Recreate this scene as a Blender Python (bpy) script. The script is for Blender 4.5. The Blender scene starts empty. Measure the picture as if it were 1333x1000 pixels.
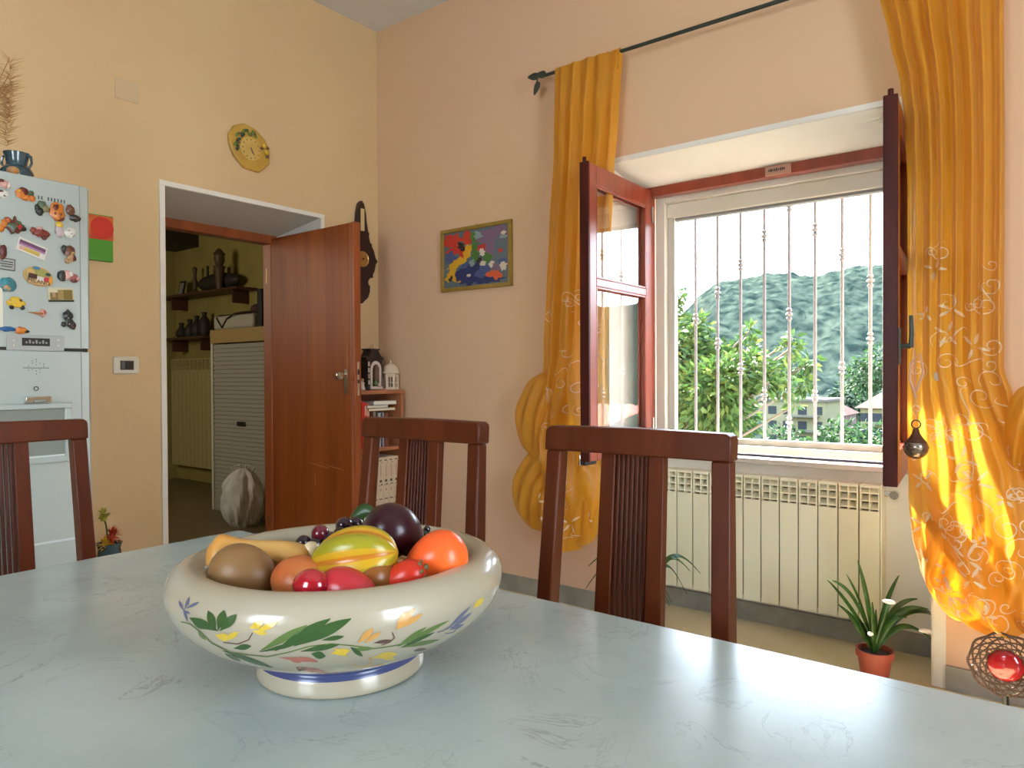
import bpy, math, random
from mathutils import Vector, Matrix, noise
random.seed(7)
PI = math.pi; R = math.radians
S = bpy.context.scene; COL = S.collection
# ------------------------------------------------------------------ camera
F = 932.06; YAW = R(37.602); PIT = R(-.639); ROL = R(-.271); CAM = Vector((0, 0, 1.12))
fw = Vector((math.cos(YAW)*math.cos(PIT), math.sin(YAW)*math.cos(PIT), math.sin(PIT)))
rt0 = Vector((math.sin(YAW), -math.cos(YAW), 0)); up0 = rt0.cross(fw)
rt = rt0*math.cos(ROL)+up0*math.sin(ROL); up = -rt0*math.sin(ROL)+up0*math.cos(ROL)
def P(px, py, x=None, y=None, z=None, d=None):
    """point of the room seen at photo position px,py on a known wall, floor or distance"""
    D = fw+rt*((px-666.5)/F)-up*((py-500)/F)
    t = x/D.x if x is not None else y/D.y if y is not None else (z-CAM.z)/D.z if z is not None else d
    return CAM+D*t
cd = bpy.data.cameras.new('camera'); cam = bpy.data.objects.new('camera', cd); COL.objects.link(cam)
cd.sensor_width = 36; cd.sensor_fit = 'HORIZONTAL'; cd.lens = F/1333*36; cd.clip_start = .02; cd.clip_end = 2000
m = Matrix.Identity(4)
for i in range(3): m[i][0] = rt[i]; m[i][1] = up[i]; m[i][2] = -fw[i]; m[i][3] = CAM[i]
cam.matrix_world = m; S.camera = cam
# ------------------------------------------------------------------ materials
def srgb(r, g, b): return tuple(((c/255)/12.92 if c/255 <= .04045 else ((c/255+.055)/1.055)**2.4) for c in (r, g, b))
MATS = {}
def mat(name, c, rough=.5, c2=None, scale=8, stretch=(1, 1, 1), bump=0, bscale=60, metal=0, coat=0, spec=.5, ramp=(.35, .65), detail=4, trans=0, distort=0):
    if name in MATS: return MATS[name]
    M = bpy.data.materials.new(name); M.use_nodes = True; nt = M.node_tree; N = nt.nodes; L = nt.links
    b = N['Principled BSDF']; b.inputs['Base Color'].default_value = (*c, 1); b.inputs['Roughness'].default_value = rough
    b.inputs['Metallic'].default_value = metal; b.inputs['Coat Weight'].default_value = coat; b.inputs['Coat Roughness'].default_value = .12
    b.inputs['Specular IOR Level'].default_value = spec
    tc = N.new('ShaderNodeTexCoord')
    if c2 is not None:
        mp = N.new('ShaderNodeMapping'); mp.inputs['Scale'].default_value = stretch; L.new(tc.outputs['Object'], mp.inputs['Vector'])
        n = N.new('ShaderNodeTexNoise'); n.inputs['Scale'].default_value = scale; n.inputs['Detail'].default_value = detail; n.inputs['Distortion'].default_value = distort
        L.new(mp.outputs[0], n.inputs['Vector'])
        r = N.new('ShaderNodeValToRGB'); r.color_ramp.elements[0].position = ramp[0]; r.color_ramp.elements[1].position = ramp[1]
        r.color_ramp.elements[0].color = (*c, 1); r.color_ramp.elements[1].color = (*c2, 1)
        L.new(n.outputs['Fac'], r.inputs[0]); L.new(r.outputs[0], b.inputs['Base Color'])
    if bump:
        n = N.new('ShaderNodeTexNoise'); n.inputs['Scale'].default_value = bscale; n.inputs['Detail'].default_value = 5
        L.new(tc.outputs['Object'], n.inputs['Vector'])
        bp = N.new('ShaderNodeBump'); bp.inputs['Strength'].default_value = bump; bp.inputs['Distance'].default_value = .01
        L.new(n.outputs['Fac'], bp.inputs['Height']); L.new(bp.outputs[0], b.inputs['Normal'])
    if trans:
        t = N.new('ShaderNodeBsdfTranslucent'); t.inputs[0].default_value = (*c, 1); mx = N.new('ShaderNodeMixShader'); mx.inputs[0].default_value = trans
        if c2 is not None: L.new(r.outputs[0], t.inputs[0])
        L.new(b.outputs[0], mx.inputs[1]); L.new(t.outputs[0], mx.inputs[2]); L.new(mx.outputs[0], N['Material Output'].inputs['Surface'])
    MATS[name] = M; return M
W_LEFT = mat('peach_plaster', (.66, .48, .265), .85, (.63, .44, .25), 1.6, bump=.12, bscale=35, spec=.25)
W_RIGHT = mat('salmon_plaster', (.67, .44, .30), .85, (.66, .455, .285), 1.3, bump=.12, bscale=35, spec=.25)
W_BACK = mat('pale_plaster', (.55, .43, .29), .9)
CEIL = mat('ceiling_white', (.66, .645, .62), .9, bump=.05)
WHITEP = mat('reveal_white', (.78, .75, .66), .8, (.74, .71, .61), 6, bump=.05)
BEAD = mat('white_bead', (.74, .72, .66), .6)
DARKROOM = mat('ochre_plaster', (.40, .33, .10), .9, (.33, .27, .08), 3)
FLOORM = mat('beige_marble', (.66, .57, .36), .25, (.56, .48, .29), 2.5, detail=8, bump=.01, distort=.6)
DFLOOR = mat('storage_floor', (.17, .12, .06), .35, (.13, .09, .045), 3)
MARBG = mat('grey_marble', (.33, .31, .26), .3, (.22, .21, .18), 5, detail=8, distort=1)
CHAIRW = mat('cherry_wood', (.105, .022, .0055), .36, (.058, .011, .0035), 9, (1.5, 1.5, .25), spec=.2, coat=.04, bump=.02, bscale=80)
CHAIRD = mat('cherry_wood_dark', (.085, .016, .005), .4, (.045, .008, .004), 9, (1.5, 1.5, .25), spec=.25)
DOORW = mat('veneer_orange', (.30, .072, .010), .42, (.19, .038, .006), 2.4, (5, 5, .35), detail=6, spec=.3, bump=.015, distort=.8, ramp=(.3, .7))
DOORE = mat('door_edge_wood', (.34, .085, .022), .4, (.24, .055, .014), 5, (3, 3, .3))
SASHW = mat('sash_wood', (.28, .050, .022), .3, (.20, .034, .014), 9, (2, 2, .3), coat=.2)
SASHE = mat('sash_wood_dark', (.07, .014, .010), .42, (.045, .009, .007), 9, (2, 2, .3), spec=.15)
SHELFW = mat('shelf_wood', (.42, .16, .07), .45, (.33, .115, .05), 6, (2, 2, .4))
WHITEM = mat('white_frame', (.66, .62, .52), .35)
SHADEM = mat('painted_shade_grey', (.23, .22, .21), .5)
BARM = mat('grille_paint', (.20, .185, .18), .5)
RADW = mat('radiator_enamel', (.78, .76, .57), .35)
RADD = mat('radiator_shadow_gap', (.20, .18, .12), .6)
FRIDGE = mat('fridge_silver', (.42, .49, .48), .32, spec=.5, metal=.15)
FRIDGEB = mat('fridge_body', (.62, .68, .70), .35)
FRG = mat('fridge_grey', (.27, .30, .28), .4)
BLACK = mat('black_plastic', (.012, .012, .012), .35)
DKGREY = mat('dark_grey', (.06, .065, .06), .4)
CHROME = mat('chrome', (.75, .74, .70), .18, metal=1)
BRASS = mat('brass', (.55, .36, .14), .3, metal=1)
IRON = mat('dark_iron', (.035, .045, .035), .45, metal=.3)
PAPER = mat('paper', (.72, .68, .58), .7)
TERRA = mat('terracotta', (.33, .06, .03), .6, (.27, .045, .02), 12)
SOIL = mat('soil', (.035, .02, .012), .95, (.015, .009, .005), 60, bump=.6)
LEAFG = mat('leaf_green', (.055, .14, .022), .35, (.035, .09, .015), 20, trans=.25)
LEAFD = mat('leaf_dark', (.03, .075, .018), .35, (.02, .05, .012), 20, trans=.2)
WSPOT = mat('white_spot', (.85, .83, .78), .5)
def cur_mat():
    M = bpy.data.materials.new('gold_voile'); M.use_nodes = True; nt = M.node_tree; N = nt.nodes; L = nt.links
    b = N['Principled BSDF']; b.inputs['Roughness'].default_value = .38; b.inputs['Sheen Weight'].default_value = .2
    tc = N.new('ShaderNodeTexCoord'); mp = N.new('ShaderNodeMapping'); mp.inputs['Scale'].default_value = (1, 3, .5)
    n = N.new('ShaderNodeTexNoise'); n.inputs['Scale'].default_value = 6; n.inputs['Detail'].default_value = 3
    r = N.new('ShaderNodeValToRGB'); r.color_ramp.elements[0].color = (.74, .36, .022, 1); r.color_ramp.elements[1].color = (.84, .45, .04, 1)
    L.new(tc.outputs['Object'], mp.inputs[0]); L.new(mp.outputs[0], n.inputs[0]); L.new(n.outputs['Fac'], r.inputs[0]); L.new(r.outputs[0], b.inputs['Base Color'])
    t = N.new('ShaderNodeBsdfTranslucent'); L.new(r.outputs[0], t.inputs[0])
    m1 = N.new('ShaderNodeMixShader'); m1.inputs[0].default_value = .5; L.new(b.outputs[0], m1.inputs[1]); L.new(t.outputs[0], m1.inputs[2])
    tr = N.new('ShaderNodeBsdfTransparent'); tr.inputs[0].default_value = (1, .85, .55, 1)
    m2 = N.new('ShaderNodeMixShader'); m2.inputs[0].default_value = .14; L.new(m1.outputs[0], m2.inputs[1]); L.new(tr.outputs[0], m2.inputs[2])
    L.new(m2.outputs[0], N['Material Output'].inputs['Surface']); return M
VOILE = cur_mat()
EMB = mat('embroidery_thread', (.80, .66, .42), .5, trans=.3)
def glass_mat(name='window_glass', k=1.0, tint=(1, 1, 1)):
    M = bpy.data.materials.new(name); M.use_nodes = True; nt = M.node_tree; N = nt.nodes; L = nt.links
    N.remove(N['Principled BSDF'])
    tr = N.new('ShaderNodeBsdfTransparent'); tr.inputs[0].default_value = (*tint, 1)
    g = N.new('ShaderNodeBsdfGlossy'); g.inputs['Roughness'].default_value = 0.0
    fr = N.new('ShaderNodeFresnel'); ge = N.new('ShaderNodeNewGeometry'); io = N.new('ShaderNodeMath'); io.operation = 'MULTIPLY_ADD'; io.inputs[1].default_value = 1/1.5-1.5; io.inputs[2].default_value = 1.5; L.new(ge.outputs['Backfacing'], io.inputs[0]); L.new(io.outputs[0], fr.inputs[0])
    mu = N.new('ShaderNodeMath'); mu.operation = 'MULTIPLY'; mu.inputs[1].default_value = k; mu.use_clamp = True
    mx = N.new('ShaderNodeMixShader'); L.new(fr.outputs[0], mu.inputs[0]); L.new(mu.outputs[0], mx.inputs[0])
    L.new(tr.outputs[0], mx.inputs[1]); L.new(g.outputs[0], mx.inputs[2]); L.new(mx.outputs[0], N['Material Output'].inputs['Surface']); return M
GLASS = glass_mat(); SGLASS = glass_mat('sash_glass', 1.6)
def table_mat():
    M = bpy.data.materials.new('marble_laminate'); M.use_nodes = True; nt = M.node_tree; N = nt.nodes; L = nt.links
    b = N['Principled BSDF']; b.inputs['Roughness'].default_value = .22; b.inputs['Specular IOR Level'].default_value = .6
    tc = N.new('ShaderNodeTexCoord')
    n0 = N.new('ShaderNodeTexNoise'); n0.inputs['Scale'].default_value = 5; n0.inputs['Detail'].default_value = 6
    L.new(tc.outputs['Object'], n0.inputs[0])
    r0 = N.new('ShaderNodeValToRGB'); r0.color_ramp.elements[0].position = .3; r0.color_ramp.elements[1].position = .7
    r0.color_ramp.elements[0].color = (.36, .43, .41, 1); r0.color_ramp.elements[1].color = (.47, .54, .51, 1); L.new(n0.outputs['Fac'], r0.inputs[0])
    n1 = N.new('ShaderNodeTexNoise'); n1.inputs['Scale'].default_value = 6.5; n1.inputs['Detail'].default_value = 9; n1.inputs['Roughness'].default_value = .62; n1.inputs['Distortion'].default_value = 1.3
    L.new(tc.outputs['Object'], n1.inputs[0])
    r1 = N.new('ShaderNodeValToRGB'); e = r1.color_ramp.elements; e[0].position = .488; e[0].color = (0, 0, 0, 1); e[1].position = .513; e[1].color = (0, 0, 0, 1)
    k = e.new(.5); k.color = (1, 1, 1, 1); L.new(n1.outputs['Fac'], r1.inputs[0])
    n2 = N.new('ShaderNodeTexNoise'); n2.inputs['Scale'].default_value = 9; n2.inputs['Detail'].default_value = 3; L.new(tc.outputs['Object'], n2.inputs[0])
    r2 = N.new('ShaderNodeValToRGB'); r2.color_ramp.elements[0].position = .42; r2.color_ramp.elements[1].position = .66; L.new(n2.outputs['Fac'], r2.inputs[0])
    mu = N.new('ShaderNodeMath'); mu.operation = 'MULTIPLY'; L.new(r1.outputs[0], mu.inputs[0]); L.new(r2.outputs[0], mu.inputs[1])
    mu2 = N.new('ShaderNodeMath'); mu2.operation = 'MULTIPLY'; mu2.inputs[1].default_value = .5; L.new(mu.outputs[0], mu2.inputs[0])
    mx = N.new('ShaderNodeMix'); mx.data_type = 'RGBA'; L.new(mu2.outputs[0], mx.inputs[0]); L.new(r0.outputs[0], mx.inputs[6]); mx.inputs[7].default_value = (.16, .19, .17, 1)
    L.new(mx.outputs[2], b.inputs['Base Color']); return M
TABLEM = table_mat()
# ------------------------------------------------------------------ mesh tools
class MB:
    def __init__(s): s.v = []; s.f = []; s.m = []
    def add(s, vs, fs, mi=0):
        o = len(s.v); s.v += [Vector(v) for v in vs]; s.f += [tuple(i+o for i in f) for f in fs]; s.m += [mi]*len(fs); return s
    def box(s, x0, x1, y0, y1, z0, z1, mi=0):
        if x0 > x1: x0, x1 = x1, x0
        if y0 > y1: y0, y1 = y1, y0
        if z0 > z1: z0, z1 = z1, z0
        return s.add([(x0,y0,z0),(x1,y0,z0),(x1,y1,z0),(x0,y1,z0),(x0,y0,z1),(x1,y0,z1),(x1,y1,z1),(x0,y1,z1)],
              [(0,3,2,1),(4,5,6,7),(0,1,5,4),(1,2,6,5),(2,3,7,6),(3,0,4,7)], mi)
    def hexa(s, b, t, mi=0):   # bottom quad, top quad (ccw seen from above)
        return s.add(list(b)+list(t), [(0,3,2,1),(4,5,6,7),(0,1,5,4),(1,2,6,5),(2,3,7,6),(3,0,4,7)], mi)
    def prism(s, out, fn, d0, d1, mi=0):   # outline [(a,b)], fn(a,b,d)->xyz
        n = len(out); vs = [fn(a, b, d0) for a, b in out]+[fn(a, b, d1) for a, b in out]
        fs = [tuple(range(n))[::-1], tuple(range(n, 2*n))]+[(i, (i+1) % n, n+(i+1) % n, n+i) for i in range(n)]
        return s.add(vs, fs, mi)
    def tube(s, pts, r, seg=10, mi=0, flat=1):
        pts = [Vector(p) for p in pts]; n = len(pts); rs = r if isinstance(r, (list, tuple)) else [r]*n
        vs = []; prev = None
        for i, p in enumerate(pts):
            t = (pts[min(i+1, n-1)]-pts[max(i-1, 0)]).normalized()
            if prev is None:
                a = Vector((0, 0, 1)) if abs(t.z) < .9 else Vector((1, 0, 0)); u = t.cross(a).normalized()
            else: u = (prev-t*prev.dot(t)).normalized()
            prev = u; w = t.cross(u)
            for k in range(seg):
                a = 2*PI*k/seg; vs.append(p+(u*math.cos(a)+w*math.sin(a)*flat)*rs[i])
        fs = [(i*seg+k, i*seg+(k+1) % seg, (i+1)*seg+(k+1) % seg, (i+1)*seg+k) for i in range(n-1) for k in range(seg)]
        fs += [tuple(range(seg))[::-1], tuple((n-1)*seg+k for k in range(seg))]
        return s.add(vs, fs, mi)
    def lathe(s, prof, c=(0,0,0), seg=32, mi=0, rot=None, wob=None):   # prof [(r,z)] or [(r,z,mi)]
        c = Vector(c); vs = []; n = len(prof)
        for q in prof:
            for k in range(seg):
                a = 2*PI*k/seg; r = q[0]*(wob(a, q[1]) if wob else 1); v = Vector((r*math.cos(a), r*math.sin(a), q[1]))
                vs.append(c+(rot@v if rot else v))
        o = len(s.v); s.v += vs
        for i in range(n-1):
            mm = prof[i][2] if len(prof[i]) > 2 else mi
            for k in range(seg):
                s.f.append((o+i*seg+k, o+i*seg+(k+1) % seg, o+(i+1)*seg+(k+1) % seg, o+(i+1)*seg+k)); s.m.append(mm)
        if prof[0][0] > 1e-6: s.f.append(tuple(o+k for k in range(seg))[::-1]); s.m.append(mi)
        if prof[-1][0] > 1e-6: s.f.append(tuple(o+(n-1)*seg+k for k in range(seg))); s.m.append(mi)
        return s
    def ell(s, c, rad, rot=None, seg=20, rings=12, mi=0, fn=None):
        c = Vector(c); o = len(s.v); rad = (rad,)*3 if not isinstance(rad, (tuple, list)) else rad
        pts = [Vector((0, 0, -1))]
        for i in range(1, rings):
            t = PI*i/rings
            for k in range(seg): a = 2*PI*k/seg; pts.append(Vector((math.sin(t)*math.cos(a), math.sin(t)*math.sin(a), -math.cos(t))))
        pts.append(Vector((0, 0, 1)))
        for p in pts:
            q = fn(p.copy()) if fn else p
            q = Vector((q.x*rad[0], q.y*rad[1], q.z*rad[2])); s.v.append(c+(rot@q if rot else q))
        def add(f): s.f.append(tuple(o+i for i in f)); s.m.append(mi)
        for k in range(seg): add((0, 1+(k+1) % seg, 1+k))
        for i in range(rings-2):
            for k in range(seg): add((1+i*seg+k, 1+i*seg+(k+1) % seg, 1+(i+1)*seg+(k+1) % seg, 1+(i+1)*seg+k))
        l = len(pts)-1; b = 1+(rings-2)*seg
        for k in range(seg): add((b+k, b+(k+1) % seg, l))
        return s
    def grid(s, nu, nv, fn, mi=0):
        return s.add([fn(i/nu, j/nv) for j in range(nv+1) for i in range(nu+1)],
              [(j*(nu+1)+i, j*(nu+1)+i+1, (j+1)*(nu+1)+i+1, (j+1)*(nu+1)+i) for j in range(nv) for i in range(nu)], mi)
    def stroke(s, pts, w, fn, mi=0, taper=True, cols=2):   # flat ribbon in 2D mapped onto a surface by fn(a,b)
        n = len(pts); vs = []
        for i, p in enumerate(pts):
            a = pts[max(i-1, 0)]; b = pts[min(i+1, n-1)]; dx, dy = b[0]-a[0], b[1]-a[1]; l = math.hypot(dx, dy) or 1
            t = i/(n-1); ww = w[i] if isinstance(w, (list, tuple)) else w*((math.sin(PI*min(max(t, .06), .94))**.6) if taper else 1)
            for c in range(cols+1):
                k = (c/cols-.5)*2*ww; vs.append(fn(p[0]-dy/l*k, p[1]+dx/l*k))
        c1 = cols+1
        return s.add(vs, [(i*c1+c, i*c1+c+1, (i+1)*c1+c+1, (i+1)*c1+c) for i in range(n-1) for c in range(cols)], mi)
    def build(s, name, mats, parent=None, bevel=0, sharp=35, xf=None, solid=0, seg=2):
        if not isinstance(mats, (list, tuple)): mats = [mats]
        me = bpy.data.meshes.new(name); off = parent.location if parent is not None and not xf else Vector((0, 0, 0))
        if parent is not None and parent.parent is not None and not xf: off = off+parent.parent.location
        me.from_pydata([v-off for v in s.v], [], s.f); 
        for mm in mats: me.materials.append(mm)
        for p, mi in zip(me.polygons, s.m): p.material_index = mi; p.use_smooth = True
        me.update()
        try: me.set_sharp_from_angle(angle=R(sharp))
        except Exception: pass
        o = bpy.data.objects.new(name, me); COL.objects.link(o)
        if parent is not None: o.parent = parent
        if solid:
            md = o.modifiers.new('solid', 'SOLIDIFY'); md.thickness = solid; md.offset = 0
        if bevel:
            md = o.modifiers.new('bevel', 'BEVEL'); md.width = bevel; md.segments = seg; md.limit_method = 'ANGLE'; md.angle_limit = R(40)
        return o
def tag(o, label, cat=None, group=None, kind=None):
    if label: o['label'] = label
    if cat: o['category'] = cat
    if group: o['group'] = group
    if kind: o['kind'] = kind
    return o
def thing(name, loc, label, cat, group=None, rz=0):
    o = bpy.data.objects.new(name, None); COL.objects.link(o); o.location = loc; o.rotation_euler = (0, 0, rz); o.empty_display_size = .05
    return tag(o, label, cat, group)
def struct(name, mb, mats, bevel=0, **k): o = mb.build(name, mats, None, bevel, **k); o['kind'] = 'structure'; return o
def dup(root, loc, rz, label):
    r = root.copy(); COL.objects.link(r); r.location = loc; r.rotation_euler = (0, 0, rz); r['label'] = label
    for ch in list(root.children):
        c = ch.copy(); COL.objects.link(c); c.parent = r
        for g in ch.children: d = g.copy(); COL.objects.link(d); d.parent = c
    return r
def text_mb(txt, size, org, ax, ay, dep=.0006, font_scale=1):
    cu = bpy.data.curves.new('t', 'FONT'); cu.body = txt; cu.size = size; cu.extrude = 0; cu.align_x = 'CENTER'; cu.align_y = 'CENTER'; cu.resolution_u = 3
    ob = bpy.data.objects.new('t', cu); COL.objects.link(ob); dg = bpy.context.evaluated_depsgraph_get(); dg.update()
    me = ob.evaluated_get(dg).to_mesh(); vs = [v.co.copy() for v in me.vertices]; fs = [tuple(p.vertices) for p in me.polygons]
    ob.evaluated_get(dg).to_mesh_clear(); bpy.data.objects.remove(ob); bpy.data.curves.remove(cu)
    mb = MB(); mb.add([Vector(org)+Vector(ax)*v.x+Vector(ay)*v.y for v in vs], fs); return mb
# ------------------------------------------------------------------ room shell
DW = 3.292; WW = 2.95; CZ = 3.2; NX = 3.25
X0, Y0 = -1.9, -2.3
DX0, DX1, DT = 1.642, 2.532, 2.008     # door opening
w = MB(); w.box(X0, DX0, DW, 3.78, 0, CZ); w.box(DX0, DX1, DW, 3.78, DT, CZ); w.box(DX1, 3.6, DW, 3.78, 0, CZ)
struct('wall_left', w, W_LEFT)
NY0, NY1, NZ = .368, 1.70, 2.112
w = MB(); w.box(WW, NX, Y0, NY0, 0, CZ); w.box(WW, NX, NY1, DW, 0, CZ); w.box(WW, NX, NY0, NY1, NZ, CZ)
w.box(NX, 3.56, Y0, .47, 0, CZ); w.box(NX, 3.56, 1.675, DW, 0, CZ); w.box(NX, 3.56, .47, 1.675, 2.05, CZ); w.box(NX, 3.56, .47, 1.675, 0, .735)
struct('wall_right', w, W_RIGHT)
# walls behind the camera, each with an unglazed opening added for fill light
w = MB(); w.box(X0-.2, X0, Y0, 3.78, 0, .9); w.box(X0-.2, X0, Y0, 3.78, 2.3, CZ); w.box(X0-.2, X0, Y0, .0, .9, 2.3); w.box(X0-.2, X0, .9, 3.78, .9, 2.3)
struct('wall_rear', w, W_BACK)
w = MB(); w.box(X0-.2, 3.56, Y0-.2, Y0, 0, .5); w.box(X0-.2, 3.56, Y0-.2, Y0, 2.4, CZ); w.box(X0-.2, -.2, Y0-.2, Y0, .5, 2.4); w.box(.9, 3.56, Y0-.2, Y0, .5, 2.4)
struct('wall_front', w, W_BACK)
struct('ceiling', MB().box(X0-.2, 3.56, Y0-.2, 3.78, CZ, CZ+.1), CEIL)
struct('floor', MB().box(X0-.2, 3.56, Y0-.2, 3.78, -.1, 0), FLOORM)
# niche lining (white plaster): soffit wedge, sides, parapet face
w = MB()
w.hexa([(WW+.002, NY0, NZ-.001), (NX, NY0, 2.045), (NX, NY1, 2.045), (WW+.002, NY1, NZ-.001)], [(WW+.002, NY0, NZ+.004), (NX, NY0, NZ+.004), (NX, NY1, NZ+.004), (WW+.002, NY1, NZ+.004)])
w.box(NX-.006, NX+.002, NY0, NY1, 0, .735); w.box(WW+.002, NX, NY1-.006, NY1+.002, 0, 2.1); w.box(WW+.002, NX, NY0-.002, NY0+.006, 0, 2.1)
w.box(NX-.006, NX+.002, NY0, .475, .735, 2.06); w.box(NX-.006, NX+.002, 1.668, NY1, .735, 2.06)
struct('trim_1', w, WHITEP)
w = MB(); w.box(WW-.003, WW+.004, NY0-.04, NY0, 0, NZ+.0); w.box(WW-.003, WW+.004, NY1, NY1+.03, 0, NZ); w.box(WW-.003, WW+.004, NY0-.03, NY1+.03, NZ, NZ+.022)
struct('trim_2', w, BEAD)
# door reveal lining and bead
w = MB()
w.hexa([(DX0, DW+.002, DT-.001), (DX1, DW+.002, DT-.001), (DX1, 3.70, 1.955), (DX0, 3.70, 1.955)], [(DX0, DW+.002, DT+.004), (DX1, DW+.002, DT+.004), (DX1, 3.70, DT+.004), (DX0, 3.70, DT+.004)])
w.box(DX0, DX0+.006, DW+.002, 3.72, 0, DT); w.box(DX1-.006, DX1, DW+.002, 3.72, 0, DT)
struct('trim_3', w, mat('reveal_grey_white', (.60, .58, .54), .85))
w = MB(); w.box(DX0-.018, DX0+.008, DW-.008, DW+.01, 0, DT-.002); w.box(DX1-.006, DX1+.018, DW-.008, DW+.01, 0, DT-.002); w.box(DX0-.018, DX1+.018, DW-.008, DW+.01, DT-.002, DT+.022)
struct('trim_4', w, BEAD, bevel=.002)
# skirtings
w = MB(); w.box(X0, DX0-.02, DW-.012, DW, 0, .085); w.box(DX1+.02, WW, DW-.012, DW, 0, .085); struct('baseboard_left', w, MARBG)
w = MB(); w.box(WW-.012, WW, Y0, NY0-.04, 0, .085); w.box(WW-.012, WW, NY1+.03, DW-.012, 0, .085); w.box(NX-.02, NX-.006, NY0+.006, NY1-.006, 0, .085)
struct('baseboard_right', w, MARBG)
# storage room behind the door
SX1, SY1 = 4.05, 7.85
w = MB(); w.box(.4, SX1+.1, SY1, SY1+.1, 0, CZ); w.box(SX1, SX1+.1, 3.78, SY1, 0, CZ); w.box(.3, .4, 3.78, SY1+.1, 0, CZ); w.box(3.6, SX1, 3.68, 3.78, 0, CZ)
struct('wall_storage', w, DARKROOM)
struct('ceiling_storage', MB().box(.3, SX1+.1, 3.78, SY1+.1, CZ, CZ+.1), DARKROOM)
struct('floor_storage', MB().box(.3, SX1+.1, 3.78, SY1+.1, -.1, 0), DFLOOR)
# ------------------------------------------------------------------ door_1: frame and open leaf
d1 = bpy.data.objects.new('door_1', None); COL.objects.link(d1); d1.location = (2.51, 3.74, 0); d1['kind'] = 'structure'
w = MB(); w.box(DX0+.006, DX1-.006, 3.70, 3.78, 1.905, 1.955); w.box(DX0+.006, DX0+.05, 3.70, 3.78, 0, 1.905); w.box(DX1-.05, DX1-.006, 3.70, 3.78, 0, 1.905)
w.build('door_frame', DOORE, d1, .003)
lf = MB(); lf.box(2.485, 2.521, 2.972, 3.735, .008, 1.935)
lf.build('door_leaf', DOORW, d1, .002)
e = MB(); e.box(2.481, 2.525, 2.955, 2.973, .008, 1.937); e.box(2.48, 2.4855, 2.973, 2.99, .01, 1.935); e.build('door_edging', DOORE, d1, .003)
h = MB(); h.box(2.498, 2.510, 2.9525, 2.956, 1.02, 1.20); h.box(2.500, 2.508, 2.9505, 2.953, 1.085, 1.105, 1); h.box(2.500, 2.508, 2.9505, 2.953, 1.13, 1.16, 1)
h.build('lock_plate', [CHROME, BLACK], d1)
h = MB(); h.box(2.477, 2.4815, 3.01, 3.035, 1.03, 1.16)
rot = Matrix.Rotation(-PI/2, 3, 'Y')
h.lathe([(.0, 0), (.011, 0), (.011, .022), (.02, .03), (.026, .042), (.024, .054), (.012, .062), (0, .063)], (2.479, 3.0225, 1.125), 24, rot=rot)
h.build('door_knob', CHROME, d1)
for z in (.25, 1.0, 1.72): MB().tube([(2.487, 3.742, z-.045), (2.487, 3.742, z+.045)], .008, 10).build('hinge', BRASS, d1)
# scratches on the leaf: pale scuffs in the varnish
w = MB()
for a, b, c, dd in ((3.02, 1.30, 3.022, 1.05), (3.05, .62, 3.2, .635), (3.17, .62, 3.36, .64), (3.30, .60, 3.302, .50)):
    w.stroke([(a+(c-a)*i/8+random.uniform(-.002, .002), b+(dd-b)*i/8) for i in range(9)], .0012, lambda p, q: (2.4843, p, q))
w.build('scuff', mat('scuffed_veneer', (.55, .28, .12), .6), d1)
# ------------------------------------------------------------------ window_1
w1 = bpy.data.objects.new('window_1', None); COL.objects.link(w1); w1.location = (3.30, 1.07, .735); w1['kind'] = 'structure'
WY0, WY1, WZ0, WZ1 = .478, 1.668, .742, 2.05
w = MB(); w.box(3.235, 3.29, WY1-.045, WY1, WZ0, WZ1); w.box(3.235, 3.29, WY0, WY0+.045, WZ0, WZ1); w.box(3.235, 3.29, WY0+.045, WY1-.045, WZ1-.048, WZ1)
w.build('window_frame', SASHW, w1, .003)
w = MB(); w.box(3.228, 3.236, 1.638, 1.644, WZ0, WZ1-.05); w.box(3.229, 3.236, 1.652, 1.656, WZ0, WZ1-.05); w.build('frame_bead', SASHE, w1, .001)
# white aluminium outer window
w = MB(); a, b = WY0+.04, WY1-.042
zt, zb = 1.985, .79
w.box(3.30, 3.36, b-.05, b, WZ0+.02, WZ1-.03); w.box(3.30, 3.36, a, a+.05, WZ0+.02, WZ1-.03); w.box(3.30, 3.36, a+.05, b-.05, WZ1-.075, WZ1-.03); w.box(3.30, 3.36, a+.05, b-.05, WZ0+.015, zb)
w.build('outer_frame', WHITEM, w1, .004)
w = MB(); w.box(3.335, 3.375, b-.085, b-.05, zb, WZ1-.075); w.box(3.335, 3.375, a+.05, a+.085, zb, WZ1-.075); w.box(3.335, 3.375, a+.085, b-.085, zb, zb+.028)
w.build('inner_frame', mat('aluminium_beige', (.50, .47, .41), .4), w1, .003)
w = MB(); w.box(3.325, 3.42, a+.05, b-.05, 1.905, WZ1-.075); w.build('roller_box', WHITEM, w1, .004)
w = MB(); w.box(3.345, 3.39, a+.05, b-.05, 1.893, 1.905); w.build('roller_shade_strip', SHADEM, w1)  # grey strip painting in the shadow line under the roller box
w = MB(); w.box(3.352, 3.356, a+.085, b-.085, zb+.02, 1.9); w.build('pane', GLASS, w1)
w = MB(); w.box(3.20, 3.56, WY0-.03, WY1+.03, .722, .745); w.build('window_sill', mat('sill_marble', (.62, .58, .52), .3, (.52, .48, .43), 6), w1, .004)
w = MB(); w.box(3.292, 3.335, a, b, .745, .752); w.build('track_channel', mat('blue_black_rail', (.03, .03, .07), .4), w1)
w = MB(); p = P(1013, 208, x=3.23); w.box(3.221, 3.234, p.y-.055, p.y+.055, 2.003, 2.043)
w.build('name_plaque', mat('pale_wood', (.42, .22, .15), .5), w1, .002)
w = MB()
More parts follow.
